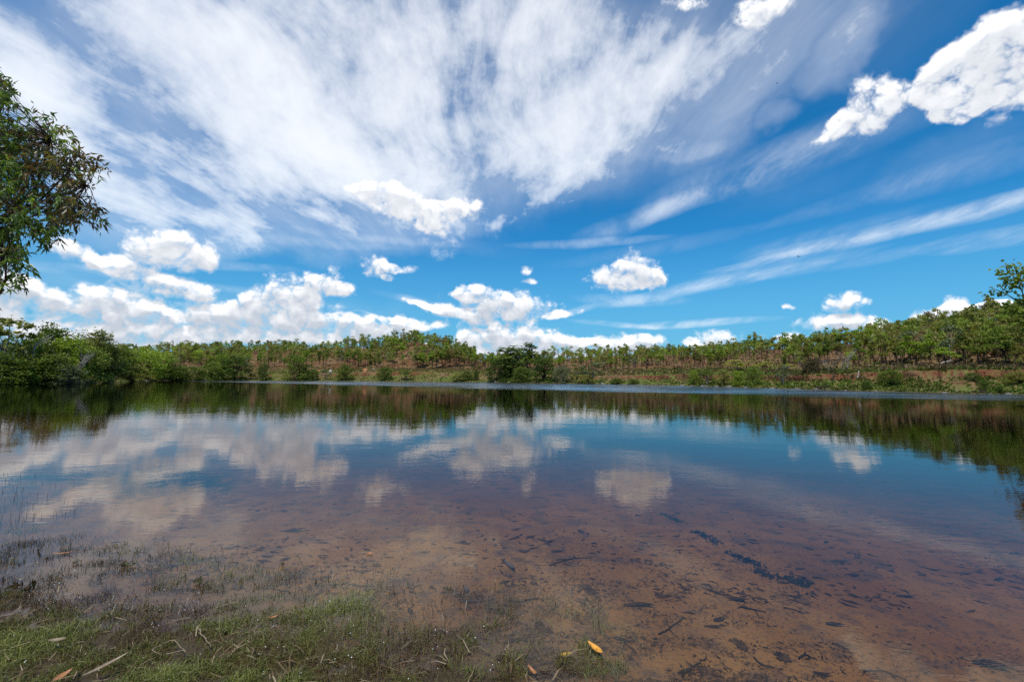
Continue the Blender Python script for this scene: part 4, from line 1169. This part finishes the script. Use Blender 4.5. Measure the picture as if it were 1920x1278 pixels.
def gum_leaf(base, d, L, wdt, rg):
    """lance-shaped, slightly sickle-curved leaf with a folded midrib"""
    d = d / np.linalg.norm(d)
    s_ = np.cross(d, rg.normal(size=3)); s_ /= np.linalg.norm(s_)
    n_ = np.cross(d, s_)
    b = rg.uniform(-.16, .16) * L
    m1 = base + d * L * .38 + n_ * b * .7
    tip = base + d * L + n_ * b * 0.0 - np.array([0, 0, L * .12])
    return np.array([base, m1 - s_ * wdt * .5 + n_ * wdt * .15, m1 + d * L * .15 - n_ * wdt * .1, m1 + s_ * wdt * .5 + n_ * wdt * .15, tip])
nv = 0
for p_, x, y in centres:
    h_ = H[np.argmin(np.linalg.norm(H - p_, axis=1))]
    out_ = (p_ - h_) / (np.linalg.norm(p_ - h_) + 1e-6)
    if x > -150 or rt.uniform() < .4:
        woods.append(limb(h_, p_, .007, .0025, rt, .14, 4, 3))
    isred = x > 45 and 225 < y < 420 and rt.uniform() < .62 or rt.uniform() < .12
    t0 = np.clip(rt.normal(.42, .2), 0, 1)
    nl = rt.integers(11, 17)
    axis_ = unit(out_ + rt.normal(size=3) * .5 + np.array([0, 0, -.25]))
    for k in range(nl):
        b = p_ + axis_ * rt.uniform(-.16, .20)
        d = unit(axis_ * .5 + rt.normal(size=3) * .65 + np.array([0, 0, -.55]))
        lf = gum_leaf(b, d, rt.uniform(.070, .120), rt.uniform(.022, .034), rt)
        tt = np.clip(t0 + rt.normal(0, .16), 0, 1); rd = float(isred) * rt.uniform(.5, 1)
        edge_ = x > -150 and (x > 150 or y > 440 or (y < 250 and x > 10) or (x > 100 and y < 280))
        if edge_ and len(singles) < 260 and rt.uniform() < .45:
            singles.append((lf, tt, rd))
            continue
        cloudv.append(lf)
        cloudt += [tt] * 4; cloudr += [rd] * 4
        cloudf.append(np.array([(0, 1, 2), (0, 2, 3), (1, 4, 2), (2, 4, 3)]) + nv); nv += 5
gum = tag(link('overhanging_tree', None), 'leafy gum tree overhanging the water from the left edge, its leaves partly reddish brown', 'tree')
gum.location = tuple(trunk_base)
def rel(v):
    return np.asarray(v) - trunk_base
tv, tf = merge(woods)
link('trunk', mesh('gum_trunk', rel(tv), tf, BARK['brown'], True), gum)
fo = link('foliage', mesh('gum_foliage', rel(np.concatenate(cloudv)), np.concatenate(cloudf), m_leaf, False, {'tone': cloudt, 'red': cloudr}), gum)
fo['kind'] = 'stuff'
for lf, tt, rd in singles:
    c_ = lf[0]
    o = link('leaf', mesh('gum_leaf', lf - c_, np.array([(0, 1, 2), (0, 2, 3), (1, 4, 2), (2, 4, 3)]), m_leaf, False, {'tone': [tt] * 4, 'red': [rd] * 4}), gum)
    o.location = tuple(rel(c_))

# ---------------------------------------------------------------- wet grass of the near shore
rgx = np.random.default_rng(12)
def blades(xy, z, h_, lean, wid, rg):
    n = len(xy)
    an = rg.uniform(0, 6.283, n)
    d = np.stack([np.cos(an), np.sin(an), np.zeros(n)], 1)
    fa = an + rg.normal(0, .9, n) + 1.57
    side = np.stack([np.cos(fa), np.sin(fa), np.zeros(n)], 1)
    root = np.concatenate([xy, z[:, None]], 1)
    up = np.array([0, 0, 1.0])
    m1 = root + up * (h_ * .55)[:, None] + d * (h_ * lean * .30)[:, None]
    tp = root + up * (h_ * np.clip(1.05 - lean * .45, .15, 1))[:, None] + d * (h_ * lean)[:, None]
    w_ = wid[:, None]
    v = np.stack([root - side * w_ * .5, root + side * w_ * .5, m1 + side * w_ * .42, m1 - side * w_ * .42, tp], 1).reshape(-1, 3)
    i = np.arange(n)[:, None] * 5
    return v, i + np.array([[0, 1, 2, 3]]), i + np.array([[3, 2, 4]])
N = 620000
Yg = 0.9 + 9.0 * rgx.uniform(0, 1, N) ** 1.6
Xg = rgx.uniform(-1, 1, N)
Xg = np.where(rgx.uniform(0, 1, N) < .94, Yg * rgx.uniform(-1.35, 0.25, N), rgx.uniform(-9, 3, N))
s = shore_side(Xg, Yg)
patchy = fbm(Xg * 1.7, Yg * 1.7, 4, 61)
fine_ = fbm(Xg * 7, Yg * 7, 3, 62)
dens = np.clip((s + 0.60 - np.clip((Xg + .75) * .9, 0, .75) + (patchy - .5) * 1.2) / 0.55, 0, 1) * np.clip((fine_ - .28) / .26, 0.12, 1)
tuft = fbm(Xg * 6.5, Yg * 6.5, 3, 66)
sparse = np.clip((tuft - .52) / .10, 0, 1) * np.clip((s + 1.25) / .5, 0, 1) * np.clip((.15 - s) / .2, 0, 1)
dens = np.maximum(dens, .50 * sparse)
dens = np.maximum(dens, .05 * np.clip((s + 1.35) / .5, 0, 1) * (Xg < .35))
dens *= np.clip(1.1 - np.maximum(Yg - 5.5, 0) * .15, .25, 1)
ok = rgx.uniform(0, 1, N) < dens
Xg, Yg, s, patchy, fine_ = Xg[ok], Yg[ok], s[ok], patchy[ok], fine_[ok]
n = len(Xg)
zg = near_height(Xg, Yg)
hgt = rgx.gamma(4.0, .0095, n) * np.clip(.75 + (fine_ - .5) * 1.6, .4, 1.5) + np.clip(-zg, 0, .09) + .008
lean = np.abs(rgx.normal(1.0, .55, n))
v1, q1, t1 = blades(np.stack([Xg, Yg], 1), zg - .004, hgt, lean, rgx.uniform(.0022, .0050, n), rgx)
tone = np.clip(.37 + (patchy - .5) * 1.7 + (fine_ - .5) * .7 + np.clip(s * .16, -.25, .2) + rgx.normal(0, .20, n), 0, 1)
m_grass, g, out = material('wet_grass')
tn = g.n('ShaderNodeAttribute', attribute_name='tone').outputs['Fac']
ra = g.n('ShaderNodeValToRGB')
g.put(ra.inputs[0], tn)
er = ra.color_ramp
er.elements[0].position = 0.0; er.elements[0].color = (0.060, 0.033, 0.014, 1)
er.elements[1].position = 1.0; er.elements[1].color = (0.250, 0.245, 0.050, 1)
for ps, cl_ in ((.28, (0.125, 0.082, 0.028, 1)), (.46, (0.140, 0.122, 0.026, 1)), (.72, (0.120, 0.148, 0.025, 1))):
    e_ = er.elements.new(ps); e_.color = cl_
p = principled(g, ra.outputs[0], 0.42, 0.45)
tl = g.n('ShaderNodeBsdfTranslucent'); g.put(tl.inputs['Color'], ra.outputs[0])
mx = g.n('ShaderNodeMixShader'); mx.inputs[0].default_value = .25
g.t.links.new(p.outputs[0], mx.inputs[1]); g.t.links.new(tl.outputs[0], mx.inputs[2]); g.t.links.new(mx.outputs[0], out.inputs[0])
tag(link('grass', mesh('grass', v1, [q1, t1], m_grass, False, {'tone': np.concatenate([tone, tone])})), 'short matted wet green and brown grass of the near shore', 'grass', kind='stuff')
print('GRASS blades', n)
# dead straws lying over the turf
n = 1500
Ys = 1.2 + 5.5 * rgx.uniform(0, 1, n) ** 1.4; Xs = Ys * rgx.uniform(-1.3, .15, n)
s = shore_side(Xs, Ys); ok = s > -.25 + rgx.uniform(-.2, .2, n); Xs, Ys = Xs[ok], Ys[ok]; n = len(Xs)
an = rgx.uniform(0, 6.28, n); L = rgx.uniform(.05, .20, n)
zs = np.maximum(near_height(Xs, Ys), -.01)
a_ = np.stack([Xs, Ys, zs + rgx.uniform(.005, .035, n)], 1)
d = np.stack([np.cos(an), np.sin(an), rgx.uniform(-.05, .35, n)], 1); sd_ = np.stack([-np.sin(an), np.cos(an), np.zeros(n)], 1)
w_ = rgx.uniform(.0018, .004, n)[:, None]
md = a_ + d * (L * .5)[:, None] + sd_ * (L * rgx.uniform(-.12, .12, n))[:, None] + np.array([0, 0, .006])
b_ = a_ + d * L[:, None] - np.array([0, 0, 1]) * (L * .1)[:, None]
v = np.stack([a_ - sd_ * w_, a_ + sd_ * w_, md + sd_ * w_, md - sd_ * w_, b_], 1).reshape(-1, 3)
i = np.arange(n)[:, None] * 5
straw_m = foliage('dead_straw', (0.14, 0.085, 0.045), (0.26, 0.18, 0.10), (0.42, 0.34, 0.22))
tag(link('straw', mesh('straw', v, [i + np.array([[0, 1, 2, 3]]), i + np.array([[3, 2, 4]])], straw_m, False, {'tone': rgx.uniform(0, 1, 2 * n)})), 'dead straws and runners strewn over the wet grass', 'dead straw', kind='stuff')

# stems standing in the shallow water
def water_points(n, boxes, rg):
    out_ = []
    for (x0, x1, y0, y1, k) in boxes:
        for _ in range(k):
            out_.append(on_level(rg.uniform(x0, x1), rg.uniform(y0, y1)))
    return np.array(out_)
ws = water_points(0, [(-60, 70, 885, 985, 170), (60, 150, 900, 970, 50), (-40, 120, 860, 900, 30), (0, 240, 1020, 1075, 60), (240, 560, 1060, 1110, 60), (580, 760, 1050, 1150, 90), (640, 900, 1090, 1180, 80), (760, 960, 1150, 1230, 60), (900, 1050, 1180, 1270, 30)], rgx)
n = len(ws)
zb = near_height(ws[:, 0], ws[:, 1])
far_ = np.hypot(ws[:, 0], ws[:, 1])
above_ = rgx.uniform(.008, .055, n) * np.clip(far_ / 6, .6, 1.4)
v1, q1, t1 = blades(ws[:, :2], np.maximum(zb, -.5), above_ - np.maximum(zb, -.5), np.abs(rgx.normal(.10, .13, n)), rgx.uniform(.0025, .005, n) * np.clip(far_ / 5, .6, 1.5), rgx)
stem_m = foliage('water_stems', (0.030, 0.018, 0.010), (0.075, 0.050, 0.022), (0.11, 0.12, 0.030))
tag(link('water_grass', mesh('water_grass', v1, [q1, t1], stem_m, False, {'tone': np.tile(rgx.uniform(0, 1, n), 2)})), 'thin brown stems standing out of the shallow water', 'water grass', kind='stuff')

# tiny white solids added to imitate sun glints in the wet turf
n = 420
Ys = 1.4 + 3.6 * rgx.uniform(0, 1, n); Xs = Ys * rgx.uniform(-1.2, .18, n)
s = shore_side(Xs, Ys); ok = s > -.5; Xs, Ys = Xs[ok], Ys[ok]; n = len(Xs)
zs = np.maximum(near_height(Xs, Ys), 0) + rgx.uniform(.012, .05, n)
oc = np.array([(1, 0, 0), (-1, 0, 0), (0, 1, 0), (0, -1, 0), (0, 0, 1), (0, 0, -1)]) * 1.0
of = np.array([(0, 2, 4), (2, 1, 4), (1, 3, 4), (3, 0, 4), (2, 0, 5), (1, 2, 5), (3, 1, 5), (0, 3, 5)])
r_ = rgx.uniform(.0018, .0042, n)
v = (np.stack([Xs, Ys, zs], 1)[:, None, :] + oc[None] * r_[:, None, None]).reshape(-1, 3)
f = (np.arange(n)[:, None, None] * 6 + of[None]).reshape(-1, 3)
m_glint, g, out = material('glint_white')
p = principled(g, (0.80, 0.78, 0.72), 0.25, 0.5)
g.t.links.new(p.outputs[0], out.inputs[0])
tag(link('glint_specks', mesh('glint_specks', v, f, m_glint)), 'tiny white specks added as sun glints through the wet grass', 'added sun glints', kind='stuff')

# ---------------------------------------------------------------- litter on the lake bed
def bed_material(name, a, b, rough=.7):
    m_, g, out = material(name)
    n = g.noise(g.n('ShaderNodeNewGeometry').outputs['Position'], 14.0, 4, .6)
    p = principled(g, g.mix(g.step(n, .3, .7), a, b), rough, .0)
    g.t.links.new(p.outputs[0], out.inputs[0])
    return m_
M_LITTER = bed_material('sodden_litter', (0.022, 0.014, 0.009), (0.068, 0.040, 0.023))
M_WEED = bed_material('dark_weed', (0.010, 0.009, 0.010), (0.026, 0.022, 0.020))
def bed_point(px, py):
    q_ = on_level(px, py, -.05)
    for _ in range(6):
        q_ = on_level(px, py, near_height(q_[0:1], q_[1:2])[0])
    return q_
rb = np.random.default_rng(8)
pix = []
while len(pix) < 11000:
    x, y = rb.uniform(300, 1990), rb.uniform(935, 1300)
    d_ = math.exp(-((x - 1150) / 330) ** 2) * np.clip((y - 980) / 150, .10, 1) + .16 + .5 * math.exp(-((x - 700) / 160) ** 2 - ((y - 1120) / 60) ** 2)
    n_ = vnoise(np.array([x / 55]), np.array([y / 22]), 91)[0]
    if rb.uniform() < d_ * np.clip((n_ - .25) * 2.2, .05, 1.2):
        pix.append((x, y))
P0 = np.array([on_level(x, y, -.08) for x, y in pix])
n = len(P0)
an = rb.normal(-.35, 1.1, n)
L = rb.gamma(2.0, .009, n) + .006
thin = rb.uniform(0, 1, n) < .72
w_ = np.where(thin, rb.uniform(.0012, .0028, n), L * rb.uniform(.10, .22, n))
L = np.where(thin, L * 1.7, L)
# larger flecks farther out
far_pix = []
while len(far_pix) < 1200:
    x, y = rb.uniform(180, 1990), rb.uniform(925, 1135)
    if rb.uniform() < np.clip((vnoise(np.array([x / 70]), np.array([y / 18]), 95)[0] - .2) * 1.6, .08, 1) * np.clip((y - 900) / 120, .25, 1):
        far_pix.append((x, y))
P1 = np.array([on_level(x, y, -.12) for x, y in far_pix])
P0 = np.concatenate([P0, P1]); n1_ = len(P1); n += n1_
an = np.concatenate([an, rb.normal(-.2, .8, n1_)])
L1 = rb.gamma(2.2, .024, n1_) + .015
L = np.concatenate([L, L1]); w_ = np.concatenate([w_, L1 * rb.uniform(.05, .22, n1_)])
d = np.stack([np.cos(an), np.sin(an)], 1); sd_ = np.stack([-np.sin(an), np.cos(an)], 1)
bend = (L * rb.uniform(-.25, .25, n))[:, None]
def on_bed(xy, lift):
    return np.concatenate([xy, (near_height(xy[:, 0], xy[:, 1]) + lift)[:, None]], 1)
c_ = P0[:, :2]
A = on_bed(c_ - d * L[:, None] * .5, .003); B = on_bed(c_ + d * L[:, None] * .5, .003)
Ml = on_bed(c_ + sd_ * (bend + w_[:, None]), .007); Mr = on_bed(c_ + sd_ * (bend - w_[:, None]), .007)
v = np.stack([A, Mr, B, Ml], 1).reshape(-1, 3)
tag(link('leaf_litter', mesh('leaf_litter', v, np.arange(4 * n).reshape(n, 4), M_LITTER)), 'dark sodden leaf scraps and twigs scattered on the sandy lake bed', 'leaf litter', kind='stuff')

def leaf_mesh(name, L, W, curl, mat, sickle=.1):
    t = np.linspace(0, 1, 9)
    w_ = W * np.sin(np.pi * np.clip(t, .02, .985) ** .85) ** .8 * .5
    y = sickle * L * np.sin(np.pi * t)
    z = curl * L * (t - .5) ** 2 * 4
    l_ = np.stack([t * L - L / 2, y - w_, z + w_ * .35], 1)
    m_ = np.stack([t * L - L / 2, y, z], 1)
    r_ = np.stack([t * L - L / 2, y + w_, z + w_ * .35], 1)
    v = np.concatenate([l_, m_, r_, l_ + (0, 0, .0012), m_ + (0, 0, .0012), r_ + (0, 0, .0012)])
    f = []
    for i in range(8):
        f += [(i, 9 + i, 10 + i, i + 1)[::-1], (9 + i, 18 + i, 19 + i, 10 + i)[::-1]]
        f += [(27 + i, 36 + i, 37 + i, 28 + i), (36 + i, 45 + i, 46 + i, 37 + i)]
        f += [(i, i + 1, 28 + i, 27 + i), (18 + i, 45 + i, 46 + i, 19 + i)]
    return mesh(name, v, np.array(f), mat, True)
def leaf_skin(name, a, b, spot):
    m_, g, out = material(name)
    P = g.n('ShaderNodeTexCoord').outputs['Object']
    n1 = g.noise(P, 28.0, 4, .6); n2 = g.noise(P, 120.0, 3, .6)
    c_ = g.mix(g.step(n1, .38, .62), a, b)
    c_ = g.mix(g.step(n2, .60, .70, 0, .8), c_, spot)
    p = principled(g, c_, .5 if 'sunk' not in name and 'grey' not in name else .9, .35 if 'sunk' not in name and 'grey' not in name else 0.0)
    g.t.links.new(p.outputs[0], out.inputs[0])
    return m_
M_YELLOW = leaf_skin('yellow_leaf', (0.66, 0.27, 0.025), (0.74, 0.36, 0.05), (0.45, 0.10, 0.03))
M_OCHRE = leaf_skin('ochre_leaf', (0.34, 0.20, 0.03), (0.46, 0.26, 0.04), (0.20, 0.09, 0.02))
M_ORANGEL = leaf_skin('orange_leaf', (0.30, 0.125, 0.045), (0.40, 0.18, 0.075), (0.18, .07, .03))
M_PALEL = leaf_skin('bleached_leaf', (0.20, 0.14, 0.085), (0.29, 0.215, 0.14), (0.12, .08, .05))
M_SUNK = leaf_skin('sunken_leaf', (0.018, 0.012, 0.009), (0.040, 0.026, 0.018), (0.07, .045, .03))
M_BLUISH = leaf_skin('grey_leaf', (0.060, 0.050, 0.048), (0.085, 0.070, 0.065), (0.05, .04, .035))
def fallen(px, py, Lpx, ang, mat, label, W=.26, curl=.12, lift=.006, level=None, cat='leaf', name='fallen_leaf', sickle=.08):
    q_ = on_level(px, py, level) if level is not None else bed_point(px, py)
    L = Lpx / F * np.linalg.norm(q_ - np.array([0, 0, EYE]))
    o = link(name, leaf_mesh(name, L, L * W, curl, mat, sickle))
    o.location = (q_[0], q_[1], q_[2] + lift)
    o.rotation_euler = (R(6), R(-5), R(ang))
    return tag(o, label, cat)
fallen(1117, 1221, 38, -66, M_YELLOW, 'bright yellow leaf with an orange tip floating at the near shore', W=.27, curl=.16, level=0.002, lift=.004)
fallen(1061, 1229, 22, 12, M_OCHRE, 'small ochre leaf left of the bright yellow leaf', W=.32, level=0.0, lift=.003)
fallen(999, 1265, 26, -62, M_ORANGEL, 'curled orange-brown leaf at the edge of the wet grass', W=.24, curl=.25, level=.01, lift=.01)
fallen(199, 1262, 46, 62, M_PALEL, 'long bleached leaf lying on the grass at the bottom left', W=.13, curl=.10, level=.05, lift=.035)
fallen(116, 1280, 20, 80, M_ORANGEL, 'orange leaf tip standing in the grass at the bottom edge', W=.42, curl=.15, level=.06, lift=.03)
fallen(107, 1213, 20, 8, M_PALEL, 'short bleached leaf lying flat in the grass above the orange leaf', W=.32, curl=.15, level=.05, lift=.035)
fallen(513, 1166, 14, 30, M_ORANGEL, 'small reddish leaf caught in the grass by the water', W=.3, curl=.2, level=.01, lift=.03)
fallen(694, 1039, 12, 10, M_ORANGEL, 'tiny rust red leaf on the water before the stems', W=.5, level=0.0, lift=.004)
fallen(119, 1039, 26, 8, M_ORANGEL, 'thin orange straw-like leaf floating among the stems at the left', W=.10, level=0.0, lift=.005)
SUNKEN = [
    (1566, 1172, 34, -20, .40, 'dark oval leaf alone on the sand at the right'), (1862, 1252, 52, -35, .5, 'large dark triangular leaf at the bottom right'),
    (1869, 1087, 26, 25, .35, 'dark leaf with a raised tip far out at the right'), (1380, 1126, 58, -12, .28, 'long flat dark leaf below the weed line'),
    (1349, 1163, 34, 20, .45, 'dark ragged leaf right of the sunken twig fork'), (1338, 1177, 38, -8, .30, 'dark leaf just below the ragged leaf'),
    (1541, 1264, 32, -18, .32, 'black leaf at the bottom edge right of the weed tuft'), (1199, 1137, 74, -8, .24, 'big dark pointed leaf on open sand above the yellow leaf'),
    (962, 1203, 56, 15, .26, 'black pointed leaf at the edge of the grass'), (943, 1238, 40, -30, .6, 'black crumpled leaf in the grass edge'),
    (771, 1147, 34, -60, .4, 'dark curved leaf left of the long purple leaf'), (673, 1140, 36, 35, .24, 'slim dark leaf pointing up right near the grass'),
    (547, 995, 62, 12, .26, 'dark waterlogged leaf under the cloud reflection'), (1048, 1035, 40, -3, .2, 'thin dark leaf lying level in the middle of the sand'),
    (1008, 1262, 60, -4, .2, 'broad black leaf at the bottom edge left of centre'), (1165, 1200, 44, -30, .3, 'dark leaf tied to the white tipped twig'),
    (1033, 1015, 24, 0, .3, 'small dark leaf far out in the middle'), (1700, 1120, 36, -15, .25, 'faint dark leaf on the open sand at the right'),
    (1490, 1118, 26, -15, .35, 'small dark leaf under the end of the weed line'), (1285, 1258, 40, 20, .3, 'dark leaf among the twigs at the bottom right of centre'),
]
for px, py, Lp, a_, W, lab in SUNKEN:
    fallen(px, py, Lp * .68, a_, M_SUNK, lab, W=W * .8, curl=rb.uniform(.02, .14), lift=.004, name='sunken_leaf', sickle=rb.uniform(-.12, .12))
fallen(872, 1108, 30, -75, M_BLUISH, 'pale blue-grey leaf on the lake bed left of centre', W=.3, name='sunken_leaf')
fallen(884, 1130, 34, -5, M_BLUISH, 'straight purplish leaf below the blue-grey leaf', W=.14, name='sunken_leaf')
fallen(955, 1064, 44, -68, M_BLUISH, 'long pinkish grey leaf pointing at the centre of the lake bed', W=.2, name='sunken_leaf')
def twig(pts, r_, mat, label, level=None, lift=.008, forks=()):
    W3 = [np.array(on_level(*q_, level)) if level is not None else bed_point(*q_) for q_ in pts]
    W3 = np.array(W3) + np.array([0, 0, lift])
    c0 = W3[0].copy()
    t = np.linspace(0, len(W3) - 1, 4 * len(W3))
    path = np.stack([np.interp(t, np.arange(len(W3)), W3[:, k]) for k in range(3)], 1)
    path[1:-1, :2] += rb.normal(0, .004, (len(path) - 2, 2))
    o = link('twig', None)
    o.location = tuple(c0)
    v, f = tube(path - c0, np.linspace(r_, r_ * .45, len(path)), 6)
    link('stem', mesh('twig_stem', v, f, mat, True), o)
    for (i0, q_) in forks:
        e_ = np.array(on_level(*q_, level)) if level is not None else bed_point(*q_)
        e_ = e_ + np.array([0, 0, lift])
        v, f = limb(W3[i0] - c0, e_ - c0, r_ * .6, r_ * .25, rb, .06, 5, 5)
        link('side_twig', mesh('twig_side', v, f, mat, True), o)
    return tag(o, label, 'twig')
M_TWIG = bed_material('wet_twig', (0.014, 0.010, 0.008), (0.040, 0.026, 0.018))
M_DRYTWIG = bed_material('dry_twig', (0.19, 0.135, 0.09), (0.30, 0.23, 0.16))
twig([(284, 1228), (325, 1207), (346, 1232)], .004, M_DRYTWIG, 'pale bent twig lying like a hook on the grass', level=.045, lift=.03, forks=[(0, (300, 1236))])
twig([(310, 1236), (340, 1229), (348, 1231)], .003, M_DRYTWIG, 'thin pale twig just below the hooked twig', level=.045, lift=.03)
twig([(372, 1187), (394, 1222)], .004, M_DRYTWIG, 'straight reddish pale twig right of the hooked twig', level=.03, lift=.03, forks=[(0, (388, 1190))])
twig([(0, 1177), (20, 1163)], .004, M_DRYTWIG, 'bleached straight twig in the grass at the left edge', level=.03, lift=.035)
twig([(954, 1128), (975, 1129), (1012, 1122), (1019, 1128)], .006, M_TWIG, 'dark hooked twig on the sand left of centre', forks=[(0, (955, 1120))])
twig([(1088, 1128), (1108, 1144), (1130, 1151)], .004, M_TWIG, 'curved thin dark twig above the yellow leaf')
twig([(1155, 1195), (1172, 1206), (1192, 1224)], .006, M_TWIG, 'dark twig with a whitish tip right of the yellow leaf')
twig([(1030, 1060), (1075, 1047), (1110, 1046)], .006, M_TWIG, 'long dark twig furred with weed in the middle of the sand')
twig([(1390, 1138), (1417, 1145), (1436, 1148)], .007, M_TWIG, 'stout dark twig below the long flat leaf', forks=[(0, (1362, 1150)), (1, (1424, 1160))])
twig([(1470, 1140), (1489, 1144), (1508, 1151)], .006, M_TWIG, 'dark twig right of the stout twig')
twig([(1560, 1206), (1577, 1212), (1592, 1220)], .005, M_TWIG, 'short slanting twig below the lone oval leaf')
twig([(1414, 1234), (1430, 1248), (1452, 1252)], .006, M_TWIG, 'crooked dark twig at the bottom left of the weed tuft')
twig([(1498, 1236), (1508, 1228), (1532, 1238)], .006, M_TWIG, 'V shaped dark twig right of the weed tuft', forks=[(1, (1512, 1222))])
twig([(1620, 1260), (1655, 1258), (1700, 1276)], .006, M_TWIG, 'long dark twig at the bottom edge on the right')
twig([(1235, 1190), (1255, 1180), (1282, 1158)], .006, M_TWIG, 'branching black twig on the sand at the lower right of centre', forks=[(1, (1274, 1200)), (1, (1250, 1160))])
twig([(1280, 1270), (1300, 1250), (1325, 1236)], .006, M_TWIG, 'crooked black twig near the bottom right of centre', forks=[(1, (1285, 1240)), (1, (1330, 1252))])
twig([(75, 1042), (70, 1034), (78, 1026)], .006, M_TWIG, 'bent black stem sticking out of the water at the left', level=0.0, lift=.01)
def weed(px0, py0, px1, py1, wpx, n, label, mat=M_WEED):
    a_, b_ = bed_point(px0, py0), bed_point(px1, py1)
    scl = np.linalg.norm(a_ - np.array([0, 0, EYE])) / F
    n = int(n * .75)
    t = rb.uniform(0, 1, n)
    c_ = a_[None, :2] + (b_ - a_)[None, :2] * t[:, None] + rb.normal(size=(n, 2)) * np.array([wpx * scl * .6, wpx * scl * .95])
    an = rb.normal(-.2, .7, n); L = rb.uniform(.02, .07, n) * np.clip(wpx * scl * 12, .7, 2)
    d = np.stack([np.cos(an), np.sin(an)], 1); sd_ = np.stack([-np.sin(an), np.cos(an)], 1); w_ = (L * rb.uniform(.06, .22, n))[:, None]
    A = on_bed(c_ - d * L[:, None] * .5, .004); B = on_bed(c_ + d * L[:, None] * .5, .006)
    M1 = on_bed(c_ + sd_ * w_, .016 + 0 * L); M2 = on_bed(c_ - sd_ * w_, .010)
    v = np.stack([A, M2, B, M1], 1).reshape(-1, 3)
    o = link('weed_clump', mesh('weed_clump', v - a_, np.arange(4 * n).reshape(n, 4), mat))
    o.location = tuple(a_)
    return tag(o, label, 'weed')
weed(1240, 963, 1280, 980, 7, 170, 'farthest dark weed clump of the diagonal weed line')
weed(1305, 997, 1350, 1020, 8, 220, 'second farthest dark weed clump, narrow and long, in the diagonal line')
weed(1370, 1038, 1428, 1062, 8, 260, 'longest dark weed clump in the middle of the diagonal line')
weed(1418, 1072, 1448, 1080, 7, 170, 'dark weed clump under the end of the longest one')
weed(1474, 1088, 1518, 1092, 8, 230, 'nearest dark weed clump, split in two, ending the diagonal line')
weed(1380, 1206, 1396, 1214, 6, 110, 'brownish weed tuft below the ragged leaf', M_LITTER)
weed(1462, 1230, 1476, 1238, 6, 130, 'dark weed tuft near the bottom right of centre', M_LITTER)
weed(1090, 1098, 1120, 1116, 7, 130, 'wispy dark weed below the long furred twig', M_LITTER)
weed(1180, 1048, 1260, 1062, 6, 90, 'faint scattered weed in the middle of the sand', M_LITTER)
weed(1010, 1170, 1030, 1186, 6, 90, 'small tuft of dark weed left of the yellow leaf', M_LITTER)

# floating sprigs in front of the grass
def sprig(px, py, hpx, label):
    q_ = on_level(px, py, 0.0)
    s_ = .75 * hpx / F * np.linalg.norm(q_ - np.array([0, 0, EYE]))
    n = 26
    c_ = np.clip(rb.normal(size=(n, 3)), -1.5, 1.5) * np.array([.36, .28, .0]) * s_
    c_[:, 2] = rb.uniform(0, .9, n) * s_ * np.exp(-(np.abs(c_[:, 0]) / s_) * 1.5)
    v, f = cards(c_, s_ * .20, rb, aspect=3.0)
    o = link('water_sprig', mesh('water_sprig', v, f, stem_m, False, {'tone': rb.uniform(.1, 1, n)}))
    o.location = (q_[0], q_[1], .004)
    return tag(o, label, 'water plant')
sprig(240, 1062, 15, 'dark sprig with two tips floating above the grass line')
sprig(143, 1057, 9, 'flat green sprig floating left of the two-tipped sprig')
sprig(372, 1094, 14, 'dark sprig at the grass line right of the two-tipped sprig')
sprig(528, 1060, 9, 'small dark sprig floating alone before the stems')
sprig(42, 1106, 22, 'dark clump of wet grass at the left edge of the shore')

# ---------------------------------------------------------------- birds
m_bird, g, out = material('bird_feathers')
p = principled(g, (0.045, 0.032, 0.026), .8, .2)
g.t.links.new(p.outputs[0], out.inputs[0])
def bird(px, py, span, Y, bank_, label):
    q_ = at_depth(px, py, Y)
    o = link('bird', None)
    o.location = tuple(q_)
    o.rotation_euler = (0, R(bank_), R(25))
    s_ = span
    b, f = tube([(0, -.30 * s_, 0), (0, -.2 * s_, 0), (0, 0, 0), (0, .16 * s_, .01 * s_), (0, .24 * s_, .015 * s_), (0, .30 * s_, 0)], np.array([.025, .03, .06, .05, .035, .006]) * s_, 8)
    link('body', mesh('bird_body', b, f, m_bird, True), o)
    for sg in (-1, 1):
        v = np.array([(sg * .03, -.06, .02), (sg * .03, .10, .02), (sg * .24, .13, .12), (sg * .22, -.05, .12), (sg * .5, .02, .06), (sg * .48, -.05, .06)]) * s_
        v = np.concatenate([v, v + np.array([0, 0, .012 * s_])])
        f = np.array([(0, 1, 2, 3), (3, 2, 4, 5), (9, 8, 7, 6), (11, 10, 8, 9), (1, 7, 8, 2), (2, 8, 10, 4), (6, 0, 3, 9), (9, 3, 5, 11)])
        link('wing', mesh('bird_wing', v, f, m_bird), o)
    return tag(o, label, 'bird')
bird(1497, 481, .42, 42.0, 8, 'small dark bird flying below the long thin streak of cloud at the right')
bird(1457, 156, .34, 45.0, -12, 'small dark bird high in the blue left of the big white cloud')
bird(1382, 33, .26, 48.0, 4, 'tiny dark bird near the top beside a white cloud')
